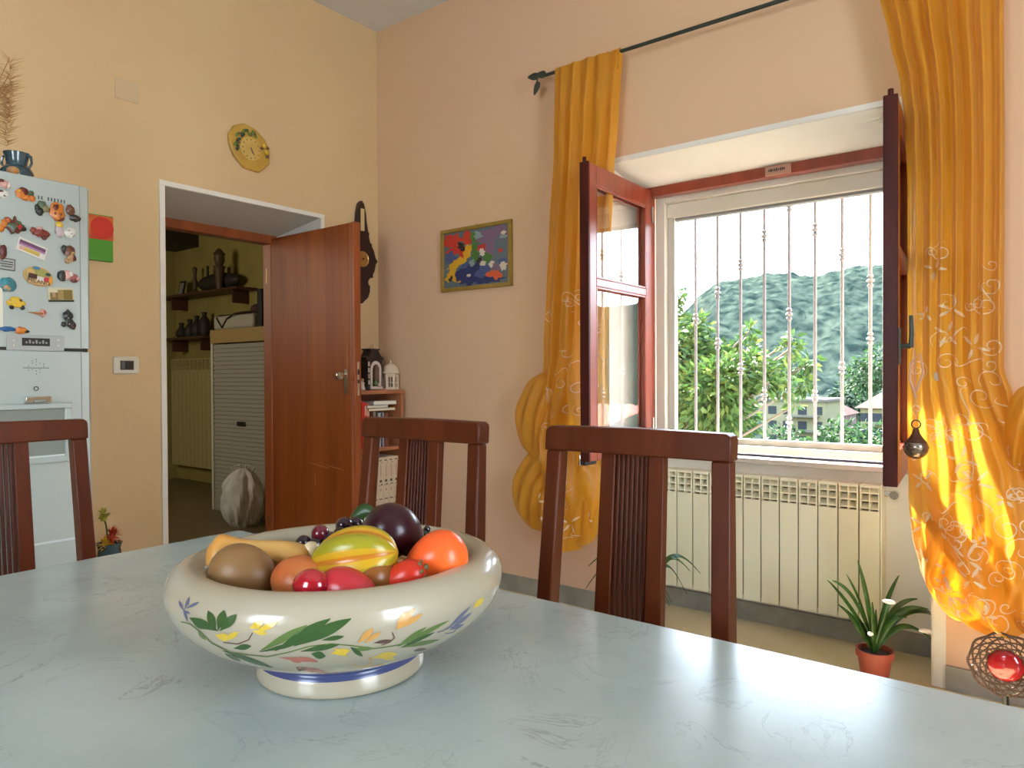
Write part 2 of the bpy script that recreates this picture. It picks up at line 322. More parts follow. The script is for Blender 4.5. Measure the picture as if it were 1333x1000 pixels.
for i, (a_, hh) in enumerate([(-.036,.010),(-.028,.014),(-.022,.007),(-.013,.012),(-.004,.015),(.004,.008),(.013,.013),(.021,.013),(.029,.010)]):
    w.box(3.2195, 3.2212, p.y-a_-.0028, p.y-a_+.0028, 2.024-hh/2, 2.024+hh/2)
w.build('plaque_mark', BLACK, w1)
# security grille outside (things that move together)
gr = thing('window_grille', (3.62, 1.07, .74), 'pale iron security grille of thin vertical rods with small knots outside the window', 'window grille')
GX = 3.60; sp = .1206; yc = 1.063
for i in range(-5, 6):
    y = yc+i*sp if False else 1.0617+i*.1203
    if i in (5, -5): continue
    b_ = MB(); b_.tube([(GX, y, .742), (GX, y, 2.22)], .0078, 10)
    k = 4-abs(i)
    for z in sorted({round(1.415+k*.1325, 4), round(1.415-k*.1325, 4)}|({1.415} if i == 0 else set())):
        for dz, rr in ((-.022, .013), (0, .017), (.022, .013)): b_.lathe([(.006, dz-.011), (rr, dz-.003), (rr, dz+.003), (.006, dz+.011)], (GX, y, z), 12)
    b_.build('bar', BARM, gr)
for z in (.765, 2.2): MB().box(GX-.006, GX+.006, .40, 1.72, z-.012, z+.012).build('rail', BARM, gr)
for y in (.42, 1.70): MB().box(GX-.04, GX+.006, y-.012, y+.012, .742, 2.22).build('grille_post', BARM, gr)
# casement sashes, opened into the room
def sash(name, hinge, ang, side, label):
    """hinge (x,y); local +X runs from hinge to free edge; side = sign of the local Y of the room-side face"""
    t = bpy.data.objects.new(name, None); COL.objects.link(t); t.parent = w1; t.location = Vector((hinge[0], hinge[1], .752))-w1.location; t.rotation_euler = (0, 0, ang); t['label'] = label
    Lg, Hh, T = .615, 1.278, .044
    def b(nm, x0, x1, z0, z1, mt, y0=-T/2, y1=T/2, bev=.003): 
        o = MB().box(x0, x1, y0, y1, z0, z1).build(nm, mt, t, bev, xf=1); return o
    b('stile', 0, .06, 0, Hh, SASHW); b('stile', Lg-.068, Lg-.012, 0, Hh, SASHW); b('free_edge', Lg-.012, Lg, -.002, Hh+.004, SASHE)
    b('rail', .06, Lg-.068, Hh-.085, Hh, SASHW); b('rail', .06, Lg-.068, 0, .10, SASHW); b('glazing_bar', .06, Lg-.068, .755, .79, SASHW)
    g = MB(); g.box(.055, Lg-.062, -.002, .002, .095, .76); g.box(.055, Lg-.062, -.002, .002, .785, Hh-.08); g.build('pane', SGLASS, t, xf=1)
    m_ = MB()
    for s_ in (-1, 1):
        for z0, z1 in ((.10, .755), (.79, Hh-.085)):
            yy0, yy1 = (s_*.012, s_*.022)
            m_.box(.06, .07, yy0, yy1, z0, z1); m_.box(Lg-.078, Lg-.068, yy0, yy1, z0, z1); m_.box(.07, Lg-.078, yy0, yy1, z0, z0+.01); m_.box(.07, Lg-.078, yy0, yy1, z1-.01, z1)
    m_.build('glazing_bead', SASHW, t, .002, xf=1)
    return t, Lg, Hh, T
tl, Lg, Hh, T = sash('window_sash', (3.228, 1.634), PI+.02, 1, 'reddish wooden window sash open at the left, reflecting the grille in its two panes')
h = MB(); h.box(Lg-.10, Lg-.005, -.034, .0, -.018, 0); h.box(Lg-.07, Lg+.001, -.027, -.022, -.018, .03, 1); h.build('corner_bracket', [BLACK, CHROME], tl, .002, xf=1)
tr_, Lg, Hh, T = sash('window_sash', (3.228, .502), PI+.085, -1, 'dark wooden window sash open at the right, seen on its edge beside the curtain')
# this sash's handle (on its room side, local +Y faces -y world)
h = MB(); h.box(Lg-.045, Lg-.02, T/2, T/2+.006, .40, .52); h.tube([(Lg-.033, T/2, .46), (Lg-.033, T/2+.035, .46)], .009, 10); h.tube([(Lg-.033, T/2+.035, .455), (Lg-.033, T/2+.037, .50), (Lg-.036, T/2+.035, .56)], [.008, .007, .006], 10)
h.build('handle', IRON, tr_, xf=1)
for tt in (tl, tr_):
    for z in (.12, Hh-.12): MB().tube([(-.004, T/2+.003, z-.04), (-.004, T/2+.003, z+.04)], .006, 8).build('hinge', CHROME, tt, xf=1)
    MB().tube([(Lg-.006, 0, Hh+.002), (Lg-.006, 0, Hh+.022)], .009, 8).build('bolt_tip', SASHE, tt, xf=1)
# small white hook under the soffit
c = P(1133, 158, z=2.085)
w = MB(); w.tube([c, c+Vector((0, -.03, -.004)), c+Vector((0, -.04, .01))], [.003, .006, .002], 8); w.ell(c+Vector((0, -.025, -.006)), (.010, .018, .008)); w.tube([c+Vector((0,0,.0)), c+Vector((0, .05, .0))], .002, 6)
tag(w.build('ceiling_hook', WHITEP), 'tiny white painted hook under the white soffit above the window', 'hook')
# jingle bell
bp = Vector((2.595, .372, .885))
t = thing('jingle_bell', bp, 'round dark metal jingle bell hanging from the handle of the right sash', 'bell')
w = MB(); w.ell(bp, (.036, .036, .036), seg=32, rings=20, mi=0); w.tube([bp+Vector((.0369*math.cos(a), .0369*math.sin(a), .002)) for a in [2*PI*i/32 for i in range(33)]], .0022, 6)
w.build('bell_body', mat('tarnished_steel', (.36, .32, .28), .25, (.18, .10, .06), 25, metal=.9), t)
w = MB(); w.lathe([(.032, .018), (.02, .032), (.012, .045), (.008, .06), (0, .062)], bp, 24); w.build('cap', mat('brown_patina', (.10, .035, .02), .4, metal=.4), t)
w = MB(); w.tube([bp+Vector((0, .013*math.cos(a), .075+.013*math.sin(a))) for a in [2*PI*i/20 for i in range(21)]], .0022, 8); w.build('ring', IRON, t)
w = MB(); w.tube([bp+Vector((-.034, .018, .01)), bp+Vector((-.034, .010, -.010)), bp+Vector((-.028, .008, -.022))], .003, 6); w.ell(bp+Vector((-.031, .022, .012)), .006); w.build('slit', BLACK, t)
w = MB(); w.tube([bp+Vector((0, 0, .086)), bp+Vector((.004, .003, .19)), bp+Vector((.01, .005, .31))], .0012, 6); w.tube([bp+Vector((0, -.0, .16)), bp+Vector((.0, .018, .22)), bp+Vector((.0, .015, .27)), bp+Vector((.005, -.01, .30)), bp+Vector((.0, -.02, .24)), bp+Vector((0, 0, .18))], .004, 6)
w.build('ribbon', mat('pink_ribbon', (.55, .30, .20), .6), t)
w = MB(); q = P(1221, 490, x=2.83); w.ell(q, (.004, .014, .016), seg=16); tag(w.build('curtain_brooch', mat('grey_pearl', (.55, .60, .62), .25)), 'small round pearl-grey brooch on the right curtain near the sash handle', 'brooch')
# ------------------------------------------------------------------ radiator under the window
RX = 3.165; RY = P(1146, 640, x=RX).y; RZ0, RZ1 = .115, .672
rd = thing('radiator', (3.2, 1.05, RZ0), 'cream sectional radiator in the niche under the window', 'radiator')
nsec = 13; sw = .0795
sec0 = None
for i in range(nsec):
    y0 = RY+i*sw
    if sec0 is None:
        w = MB(); g = .0022; yb = y0
        w.box(RX, RX+.008, yb+g, yb+sw-g, RZ0, RZ1-.105)              # front plate
        w.box(RX+.012, RX+.07, yb+sw/2-.004, yb+sw/2+.004, RZ0+.01, RZ1-.012)
        w.box(RX, RX+.085, yb+g, yb+sw-g, RZ1-.012, RZ1)              # top cap
        w.box(RX, RX+.03, yb+g, yb+g+.007, RZ1-.105, RZ1-.012); w.box(RX+.002, RX+.03, yb+sw-g-.007, yb+sw-g, RZ1-.105, RZ1-.012)
        w.box(RX, RX+.03, yb+sw/2-.0035, yb+sw/2+.0035, RZ1-.105, RZ1-.012)
        for k in range(3):
            zz = RZ1-.098+k*.031
            w.hexa([(RX-.001, yb+g, zz), (RX+.03, yb+g, zz+.014), (RX+.03, yb+sw-g, zz+.014), (RX-.001, yb+sw-g, zz)], [(RX-.001, yb+g, zz+.006), (RX+.03, yb+g, zz+.022), (RX+.03, yb+sw-g, zz+.022), (RX-.001, yb+sw-g, zz+.006)])
        w.box(RX+.07, RX+.08, yb+g, yb+sw-g, RZ0, RZ1-.012)
        w.box(RX+.035, RX+.04, yb+g, yb+sw-g, RZ0+.01, RZ1-.012, 1)
        sec0 = w.build('section', [RADW, RADD], rd, .0015)
        lab = sec0
    else:
        c = sec0.copy(); COL.objects.link(c); c.parent = rd; c.location.y = i*sw
w = MB(); w.box(RX+.002, RX+.082, RY-.006, RY+.001, RZ0, RZ1-.001); w.build('end_panel', RADW, rd, .002)
w = MB(); w.tube([(RX+.045, RY-.006, RZ1-.035), (RX+.045, RY-.045, RZ1-.035)], .012, 12); w.tube([(RX+.02, RY-.045, RZ1-.035), (RX+.055, RY-.045, RZ1-.035)], .017, 14); w.tube([(RX+.045, RY-.045, RZ1-.035), (NX-.002, RY-.045, RZ1-.035)], .008, 10)
w.build('valve', CHROME, rd)
for k in (.1, .9): MB().box(RX+.08, NX-.0065, RY+k, RY+k+.02, .5, .55).build('bracket', RADW, rd)
# ------------------------------------------------------------------ curtains
def interp(tab, z):
    if z <= tab[0][0]: return tab[0][1]
    for (a, b), (c, d) in zip(tab, tab[1:]):
        if z <= c:
            t = (z-a)/(c-a); t = t*t*(3-2*t)*.5+t*.5; return b+(d-b)*t
    return tab[-1][1]
def spiral(cx, cy, r, turns, a0, sg, n=22):
    return [(cx+(r*(1-.85*t))*math.cos(a0+sg*turns*2*PI*t), cy+(r*(1-.85*t))*math.sin(a0+sg*turns*2*PI*t)) for t in [i/(n-1) for i in range(n)]]
def curtain(name, label, XC, pxl, pxr, n, seed, puffs, bul, embr, tail):
    L_ = sorted((P(a, b, x=XC).z, P(a, b, x=XC).y) for a, b in pxl); R_ = sorted((P(a, b, x=XC).z, P(a, b, x=XC).y) for a, b in pxr)
    zt = 2.575; zb = min(L_[0][0], R_[0][0])
    def FX(u, v):
        z = zt+(zb-z0_(u)-zt)*v
        yl, yr = interp(L_, z), interp(R_, z); y = yl+(yr-yl)*u
        return y, z
    def z0_(u): return 0
    def surf(u, v):
        y, z = FX(u, v)
        low = max(0, min(1, (1.35-z)/.6)); top = max(0, 1-(zt-z)/.25)
        A = .019*(1-.75*low)*(1-.55*top); ph = .5*math.sin(3*v+seed)
        x = A*math.sin(2*PI*n*u+ph)+.35*A*math.sin(2*PI*(n*1.7)*u+2+4*v+seed)
        x += low*.012*math.sin(9*v*2+5*u+seed)+low*.045*noise.noise(Vector((u*3.2+seed, v*9-u*3, 0)))+low*.012*math.sin(14*(v-.5*u)*3)
        b = bul(z)*math.sin(PI*min(max(u, 0), 1))**.7
        return Vector((XC+x-b, y, z))
    t = thing(name, (XC, surf(.5, 1).y, zb), label, 'curtain', 'yellow curtains')
    w = MB(); w.grid(96, 150, surf)
    # soft lobes of gathered cloth
    for (cx, cy, rx_, rz_, dp, tilt) in puffs:
        c = P(cx, cy, x=XC); sy = P(cx-rx_, cy, x=XC).y-c.y; sz = P(cx, cy-rz_, x=XC).z-c.z
        ca, sa = math.cos(tilt), math.sin(tilt)
        def pf(u, v, c=c, sy=sy, sz=sz, dp=dp, ca=ca, sa=sa, sd=cx):
            a = 2*PI*u; r = v
            wob = 1+.035*math.sin(3*a+sd)+.015*math.sin(8*a)
            yy = r*math.cos(a)*wob; zz = r*math.sin(a)*wob
            hgt = math.sqrt(max(0, 1-r*r))
            x = -dp*hgt-.014*math.sin(9*yy*1.4+4*zz+sd+3*zz*zz)*hgt-.012*noise.noise(Vector((yy*2.5+sd, zz*2.5, 1)))*hgt
            return Vector((c.x-.004+x, c.y+(yy*ca-zz*sa)*sy, c.z+(yy*sa+zz*ca)*sz))
        w.grid(48, 14, lambda u, v: pf(u, 1-v*.999))
    # embroidery lying on the cloth
    rnd = random.Random(seed); e = w; e2_ = 1
    def on(u, v): s_ = surf(min(max(u, .01), .99), min(max(v, 0), 1)); return s_+Vector((-.004, 0, 0))
    for k in range(embr):
        v0 = tail+(1-tail)*rnd.random()**.85*.97; u0 = rnd.uniform(.06, .94); 
        y0, z0 = FX(u0, v0); wd = abs(FX(1, v0)[0]-FX(0, v0)[0]); H = zt-zb
        r = rnd.uniform(.018, .045); asp = wd
        kind = rnd.random()
        if kind < .5: pts = spiral(0, 0, r, rnd.uniform(1., 1.7), rnd.uniform(0, 6), rnd.choice((-1, 1)))
        elif kind < .8: pts = [(r*1.8*(t_-.5), r*.9*math.sin(4.5*t_+1)) for t_ in [i/16 for i in range(17)]]; a_ = rnd.uniform(0, 6); pts = [(x_*math.cos(a_)-y_*math.sin(a_), x_*math.sin(a_)+y_*math.cos(a_)) for x_, y_ in pts]
        else:
            pts = None
            for q in range(4):
                a_ = q*PI/2+rnd.random(); lp = [(r*.25*math.cos(a_)+(r*.9*i/8)*math.cos(a_), r*.25*math.sin(a_)+(r*.9*i/8)*math.sin(a_)) for i in range(9)]
                e.stroke(lp, .005, lambda a, b: on(u0+a/asp, v0+b/H), 1)
        if pts: e.stroke(pts, .0021, lambda a, b: on(u0+a/asp, v0+b/H), 1)
    w.build('cloth', [VOILE, EMB], t, sharp=180)
    # tabs round the rod
    tb = MB(); nt_ = 6
    for i in range(nt_):
        u = (i+.5)/nt_; y, z = surf(u, 0).y, zt; hw = abs(surf(1, 0).y-surf(0, 0).y)/nt_*.36
        pts = [Vector((XC+.016*math.cos(a), y, 2.572+.016*math.sin(a))) for a in [PI*i_/8 for i_ in range(9)]]
        pts = [Vector((XC+.016, y, 2.50))]+pts+[Vector((XC-.016, y, 2.49))]
        tb.add([p_+Vector((0, s_*hw, 0)) for p_ in pts for s_ in (-1, 1)], [(2*j, 2*j+1, 2*j+3, 2*j+2) for j in range(len(pts)-1)])
    tb.build('tab', VOILE, t, sharp=180)
    return t
XC = 2.855
Lp = [(723, 90), (722, 200), (716, 300), (712, 380), (708, 450), (704, 500), (702, 560), (700, 620), (704, 660), (716, 695), (735, 712)]
Rp = [(810, 62), (805, 150), (800, 220), (797, 300), (795, 420), (792, 520), (788, 600), (785, 650), (776, 688), (755, 712)]
curtain('curtain', 'yellow-gold sheer curtain left of the window, its hem tucked up in a loop', XC, Lp, Rp, 5, 3,
        [(706, 545, 33, 58, .045, 0), (700, 640, 31, 52, .04, .15), (745, 655, 38, 60, .055, -.1)], lambda z: .03+.05*max(0, min(1, (1.2-z)/.5)), 46, .46)
Lp = [(1145, -5), (1158, 50), (1172, 110), (1178, 160), (1181, 240), (1181, 400), (1181, 560), (1182, 640), (1187, 700), (1197, 745), (1216, 778), (1238, 798), (1262, 807)]
Rp = [(1307, -5), (1308, 200), (1307, 400), (1307, 480), (1320, 520), (1345, 565), (1370, 620), (1385, 700), (1382, 765), (1362, 807)]
curtain('curtain', 'wide yellow-gold sheer curtain right of the window, bellying out at its glowing hem', 2.85, Lp, Rp, 7, 11,
        [(1262, 725, 66, 84, .075, .1), (1345, 570, 38, 74, .06, 0)], lambda z: .03+.085*max(0, min(1, (1.0-z)/.45)), 95, .44)
# rod with leaf finial
t = thing('curtain_rod', (XC, 1.07, 2.572), 'dark green metal curtain rod with leaf finial above the window', 'curtain rod')
MB().tube([(XC, 1.985, 2.572), (XC, .06, 2.572)], .0085, 14).build('rod', IRON, t)
for y in (1.90, .12):
    MB().tube([(XC, y, 2.572), (XC+.05, y, 2.56), (WW, y, 2.56)], .006, 8).build('bracket', IRON, t)
for nm, yb, sg in (('finial', 1.985, 1), ('finial', .06, -1)):
    w = MB()
    for dy, dz, a in ((.03, .010, .2), (.075, .012, .15), (.055, -.05, -1.15)):
        rot = Matrix.Rotation(a*sg, 3, 'X'); w.ell((XC, yb+dy*sg, 2.572+dz), (.005, .034, .017), rot, 14, 8, fn=lambda p: Vector((p.x, p.y, p.z*(1-.45*p.y*sg))))
    w.tube([(XC, yb, 2.572), (XC, yb+.045*sg, 2.572), (XC, yb+.055*sg, 2.545)], .004, 8)
    w.build(nm, IRON, t)
# ------------------------------------------------------------------ dining table
TZ = .77; TX0, TX1, TY0, TY1 = .02, .917, -.42, 1.497
t = thing('dining_table', ((TX0+TX1)/2, .55, 0), 'long dining table with pale marble-look top carrying the fruit bowl', 'table')
t.rotation_euler = (0, 0, 0)
w = MB(); w.box(TX0, TX1, TY0, TY1, TZ-.03, TZ); w.build('tabletop', TABLEM, t, .004, seg=3)
w = MB(); w.box(TX0+.05, TX1-.05, TY0+.06, TY0+.08, .66, TZ-.03); w.box(TX0+.05, TX1-.05, TY1-.08, TY1-.06, .66, TZ-.03); w.box(TX0+.05, TX0+.07, TY0+.08, TY1-.08, .66, TZ-.03); w.box(TX1-.07, TX1-.05, TY0+.08, TY1-.08, .66, TZ-.03)
w.build('apron', CHAIRW, t, .003)
for x in (TX0+.04, TX1-.1):
    for y in (TY0+.05, TY1-.11):
        w = MB(); w.hexa([(x+.01, y+.01, 0), (x+.05, y+.01, 0), (x+.05, y+.05, 0), (x+.01, y+.05, 0)], [(x, y, TZ-.031), (x+.06, y, TZ-.031), (x+.06, y+.06, TZ-.031), (x, y+.06, TZ-.031)]); w.build('leg', CHAIRW, t, .004)
# ------------------------------------------------------------------ chairs (local: faces -X, back at +X)
def make_chair(label):
    t = thing('dining_chair', (0, 0, 0), label, 'chair', 'cherry wood dining chairs around the table')
    def bx(z): return .19+.045*max(0, (z-.45)/.58)      # lean of the back
    hw = lambda z: .186-.018*max(0, (z-.45)/.58)        # half width
    for s in (-1, 1):
        w = MB(); vs = []
        for z, x, dd in ((0, .225, .030), (.45, bx(.45), .036), (.6, bx(.6), .034), (.75, bx(.75), .032), (.987, bx(.987), .026)):
            yo = s*hw(z); yi = s*(hw(z)-.030); a, b = min(yo, yi), max(yo, yi)
            vs += [(x-dd/2, a, z), (x+dd/2, a, z), (x+dd/2, b, z), (x-dd/2, b, z)]
        w.add(vs, [(0, 3, 2, 1), (16, 17, 18, 19)]+[(4*i+k, 4*i+(k+1) % 4, 4*i+4+(k+1) % 4, 4*i+4+k) for i in range(4) for k in range(4)])
        w.build('back_post', CHAIRW, t, .003, xf=1)
        w = MB(); w.hexa([(-.18, s*.176-.014, 0), (-.15, s*.176-.014, 0), (-.15, s*.176+.014, 0), (-.18, s*.176+.014, 0)], [(-.186, s*.176-.017, .43), (-.15, s*.176-.017, .43), (-.15, s*.176+.017, .43), (-.186, s*.176+.017, .43)])
        w.build('leg', CHAIRW, t, .003, xf=1)
    h0 = hw(.987)+.002; w = MB()
    out = [(-h0, .987), (h0, .987), (h0, 1.020), (h0-.002, 1.0255), (h0-.008, 1.0295), (0, 1.032), (-h0+.008, 1.0295), (-h0+.002, 1.0255), (-h0, 1.020)]
    w.prism(out, lambda a, b, d: (bx(.99)+(b-.99)*.078+d, a, b), -.017, .017); w.build('top_rail', CHAIRW, t, .003, xf=1)
    def slat(y0, y1, dd, nm, mt, k0=1.0, n=1):
        w = MB(); a0 = y0*1.12; a1 = y1*1.12
        w.hexa([(bx(.47)-dd, a0, .47), (bx(.47)+dd, a0, .47), (bx(.47)+dd, a1, .47), (bx(.47)-dd, a1, .47)], [(bx(.99)-dd, y0, .99), (bx(.99)+dd, y0, .99), (bx(.99)+dd, y1, .99), (bx(.99)-dd, y1, .99)])
        return w.build(nm, mt, t, .0015, xf=1)
    slat(-.058, -.031, .009, 'splat_stile', CHAIRW); slat(.031, .058, .009, 'splat_stile', CHAIRW)
    for i in range(7):
        y = -.031+.0022+i*.0086; slat(y, y+.0056, .006, 'splat_rod', CHAIRD)
    w = MB(); w.prism([(-.185, -.19), (.185, -.18), (.185, .18), (-.185, .19)], lambda a, b, d: (a, b, d), .395, .445); w.build('seat_frame', CHAIRW, t, .006, xf=1)
    w = MB(); w.grid(14, 14, lambda u, v: Vector((-.18+.35*u, (v-.5)*.35, .446+.028*(math.sin(PI*u)*math.sin(PI*v))**.4))); w.build('seat', mat('brown_leather', (.10, .04, .02), .5, bump=.1), t, xf=1)
    w = MB(); w.box(-.165, .2, -.184, -.168, .2, .225); w.box(-.165, .2, .168, .184, .2, .225); w.box(.0, .02, -.168, .168, .203, .222); w.build('stretcher', CHAIRW, t, .002, xf=1)
    return t
ch = make_chair('cherry wood dining chair in front of the radiator, large, nearest the window')
XB = 1.08-.235
ch.location = (XB, .571, 0)
dup(ch, (XB, 1.071, 0), 0, 'cherry wood dining chair behind the fruit bowl, in front of the bookcase')
dup(ch, (.508, 1.72-.235, 0), PI/2, 'cherry wood dining chair at the left table end, in front of the fridge')
# ------------------------------------------------------------------ fruit bowl
BC = Vector((.559, .693, TZ))
PROF = [(.090, 0), (.0975, .002), (.099, .008), (.097, .020), (.094, .026), (.099, .031), (.118, .038), (.145, .051), (.170, .068), (.186, .086), (.1935, .103), (.195, .113), (.1925, .124), (.186, .132), (.176, .1375), (.166, .139), (.157, .1365), (.1515, .130), (.151, .122), (.152, .110), (.147, .092), (.128, .076), (.08, .069), (0, .068)]
fine = []
for i in range(len(PROF)-1):      # smooth the profile (Catmull-Rom)
    p0 = PROF[max(i-1, 0)]; p1 = PROF[i]; p2 = PROF[i+1]; p3 = PROF[min(i+2, len(PROF)-1)]
    for k in range(4):
        t_ = k/4; q = [.5*(2*p1[j]+(p2[j]-p0[j])*t_+(2*p0[j]-5*p1[j]+4*p2[j]-p3[j])*t_*t_+(3*p1[j]-p0[j]-3*p2[j]+p3[j])*t_**3) for j in (0, 1)]
        fine.append((max(q[0], 0), q[1], 1 if .0195 < q[1] < .028 and i < 6 else 0))
fine.append((0, .068))
CER = mat('glazed_ceramic', (.40, .355, .265), .2, (.36, .315, .225), 5, coat=.25)
def dec(n_, c): return mat('glaze_'+n_, c, .25, coat=.2)
BLUEB = dec('blue', (.045, .06, .16)); 
decs = [CER, BLUEB, dec('green', (.035, .085, .020)), dec('midgreen', (.10, .16, .04)), dec('yellow', (.60, .42, .04)), dec('orange', (.55, .28, .07)), dec('rose', (.40, .13, .09)), dec('slate', (.12, .13, .20)), dec('brown', (.10, .05, .04))]
def prof_r(z):   # outer radius at height z (outside only)
    for a, b in zip(fine[:60], fine[1:60]):
        if a[1] <= z <= b[1]: return a[0]+(b[0]-a[0])*(z-a[1])/max(b[1]-a[1], 1e-6)
    return 0
def hit(px, py):
    D = (P(px, py, d=1)-CAM).normalized(); t_ = .45
    while t_ < 1.3:
        q = CAM+D*t_; z = q.z-TZ
        if 0 < z < .1385 and math.hypot(q.x-BC.x, q.y-BC.y) <= prof_r(z):
            rr = Vector((q.x-BC.x, q.y-BC.y, 0)).normalized(); return q+rr*.0005-D*.0006
        t_ += .0008
    return None
def crop(cx, cy): return (210+cx*.3451, 630+cy*.3451)
bowl = thing('fruit_bowl', BC, 'large white glazed ceramic bowl painted with green leaves and yellow flowers', 'bowl')
w = MB(); w.lathe([(p[0], p[1], p[2] if len(p) > 2 else 0) for p in fine], BC, 128)
w.f.append(tuple(range(128))[::-1]); w.m.append(0)
def leafpx(a, b, wd, mi, cur=0):
    (x0, y0), (x1, y1) = crop(*a), crop(*b); dx, dy = x1-x0, y1-y0
    pts = [(x0+dx*t_-dy*cur*math.sin(PI*t_), y0+dy*t_+dx*cur*math.sin(PI*t_)) for t_ in [i/9 for i in range(10)]]
    n0 = len(w.v)
    vs = []
    for i, p in enumerate(pts):
        q = pts[max(i-1, 0)]; r_ = pts[min(i+1, 9)]; ex, ey = r_[0]-q[0], r_[1]-q[1]; l = math.hypot(ex, ey) or 1
        ww = wd*.3451*max(.06, math.sin(PI*(.04+.94*i/9)**1.25))
        for k in (-1, 0, 1):
            h_ = hit(p[0]-ey/l*ww*k, p[1]+ex/l*ww*k)
            if h_ is None: return
            vs.append(h_)
    w.add(vs, [(i*3+c, i*3+c+1, (i+1)*3+c+1, (i+1)*3+c) for i in range(9) for c in range(2)], mi)
def stempx(pts, wd, mi):
    out = []
    for (a, b), (c, d) in zip(pts, pts[1:]):
        for k in range(5): out.append((a+(c-a)*k/5, b+(d-b)*k/5))
    out.append(pts[-1]); vs = []
    for i, p in enumerate(out):
        q = out[max(i-1, 0)]; r_ = out[min(i+1, len(out)-1)]; ex, ey = r_[0]-q[0], r_[1]-q[1]; l = math.hypot(ex, ey) or 1
        for k in (-1, 1):
            h_ = hit(*crop(p[0]-ey/l*wd*k, p[1]+ex/l*wd*k))
            if h_ is None: return
            vs.append(h_)
    w.add(vs, [(i*2, i*2+1, i*2+3, i*2+2) for i in range(len(out)-1)], mi)
# left sprig
for a, b, wd, mi in (((215,555),(108,505),16,2), ((205,552),(178,478),15,2), ((215,552),(238,476),17,2), ((222,555),(284,492),17,2), ((190,548),(120,520),14,2),
    ((232,628),(422,694),9,2), ((240,640),(300,668),7,2), ((275,620),(340,612),11,2), ((170,590),(140,555),8,3), ((100,520),(85,470),5,7), ((85,478),(68,440),6,7), ((90,475),(108,425),6,7), ((95,470),(145,445),6,7), ((88,478),(110,490),5,7),
    ((205,570),(262,585),14,4), ((235,592),(292,558),10,4), ((335,545),(385,520),14,4), ((350,562),(442,520),11,4), ((345,555),(400,565),10,4), ((250,575),(285,572),9,4)): leafpx(a, b, wd, mi)
stempx([(75,520),(110,528),(150,560),(190,600),(260,635),(330,645),(400,652),(480,635),(560,612),(640,603),(720,610),(800,622),(870,612),(940,598)], 2.2, 3)
stempx([(345,562),(330,588),(290,604),(235,598)], 2, 8)
# big centre leaf
for a, b, wd, mi in (((370,632),(552,532),14,3), ((430,630),(638,508),20,2), ((500,612),(716,508),22,2), ((372,634),(520,600),8,2), ((525,632),(672,606),11,2), ((565,640),(620,650),14,2), ((605,590),(690,575),9,2),
    ((712,615),(760,650),9,2), ((722,625),(800,620),8,3), ((640,640),(712,628),12,4), ((650,620),(700,650),9,4),
    ((445,655),(590,668),8,6), ((520,652),(592,672),7,6), ((505,690),(640,716),8,6), ((540,705),(600,700),6,6), ((480,660),(530,672),8,6),
    ((800,655),(890,640),12,4), ((820,650),(880,660),9,4), ((742,600),(800,545),12,5), ((765,600),(828,560),9,5), ((800,600),(872,590),7,8),
    ((885,550),(925,480),12,5), ((890,550),(955,468),12,5), ((900,545),(985,490),10,5), ((890,612),(1000,540),8,3), ((890,615),(1085,515),8,3), ((900,618),(1050,588),8,3), ((905,616),(1030,560),7,2),
    ((1075,552),(1165,462),6,7), ((1085,552),(1170,485),7,7), ((1090,550),(1140,530),6,7), ((1175,470),(1215,430),10,4), ((950,630),(1000,622),6,8)): leafpx(a, b, wd, mi)
stempx([(870,560),(880,580),(860,598),(830,608)], 1.8, 8); stempx([(510,690),(520,705),(545,700),(525,692)], 2, 8)
stempx([(720,680),(740,690),(770,692),(795,670),(780,655),(795,660),(790,690),(840,680)], 1.8, 5)
stempx([(1040,560),(1060,555),(1085,540),(1120,545),(1130,530),(1100,560),(1070,565)], 1.8, 7)
for q in range(40):      # the painted garland goes on round the far side
    a = R(231+95+q*4.3); zz = .07+.012*math.sin(q*.9); r_ = prof_r(zz)
    cc = [BC+Vector((math.cos(a+da)*(prof_r(zz+dz)+.0006), math.sin(a+da)*(prof_r(zz+dz)+.0006), zz+dz)) for da, dz in ((0, 0), (.03, .008), (.09, .016), (.05, .002))]
    w.add(cc, [(0, 1, 2, 3)], [2, 3, 4, 5, 6, 2][q % 6])
# painting inside the far wall of the bowl
def inpt(a, z):
    rr = .1525 if z > .105 else .147; return BC+Vector((math.cos(a)*(rr-.0012), math.sin(a)*(rr-.0012), z))
for a0, z0, n_, mi in ((62, .118, 5, 6), (70, .116, 4, 6), (84, .118, 3, 2), (28, .118, 3, 2)):
    for k in range(n_):
        aa = R(a0)+k*.022; w.add([inpt(aa, z0), inpt(aa+.012, z0+.005), inpt(aa+.03, z0+.012), inpt(aa+.018, z0+.003)], [(0, 1, 2, 3)], mi)
w.build('bowl_body', decs, bowl, sharp=60)
# ------------------------------------------------------------------ fruit (each its own thing)
def dirrot(v): return Vector(v).normalized().to_track_quat('X', 'Z').to_matrix()
VR = Vector((rt.x, rt.y, 0)).normalized(); VF = Vector((fw.x, fw.y, 0)).normalized()   # right / away as seen from the table side
def vv(a, b, c): return VR*a+VF*b+Vector((0, 0, c))
FR = 'fruit in the painted bowl'
def fruit(name, px, py, z, dirn, rad, m_, label, cat, fn=None, parts=None, seg=36, group=None):
    c = P(px, py, z=z); t = thing(name, c, label, cat, group); r_ = dirrot(vv(*dirn))
    MB().ell(c, rad, r_, seg, 24, fn=fn).build('body', m_, t, sharp=180)
    if parts: parts(c, r_, t)
    return t
def egg(k): return lambda p: Vector((p.x, p.y*(1+k*p.x), p.z*(1+k*p.x)))
M_ = lambda n_, a, b, s_=6, rg=.3, **k: mat(n_, a, rg, b, s_, **{'spec': .35, **k})
zz = lambda h: TZ+h-.006
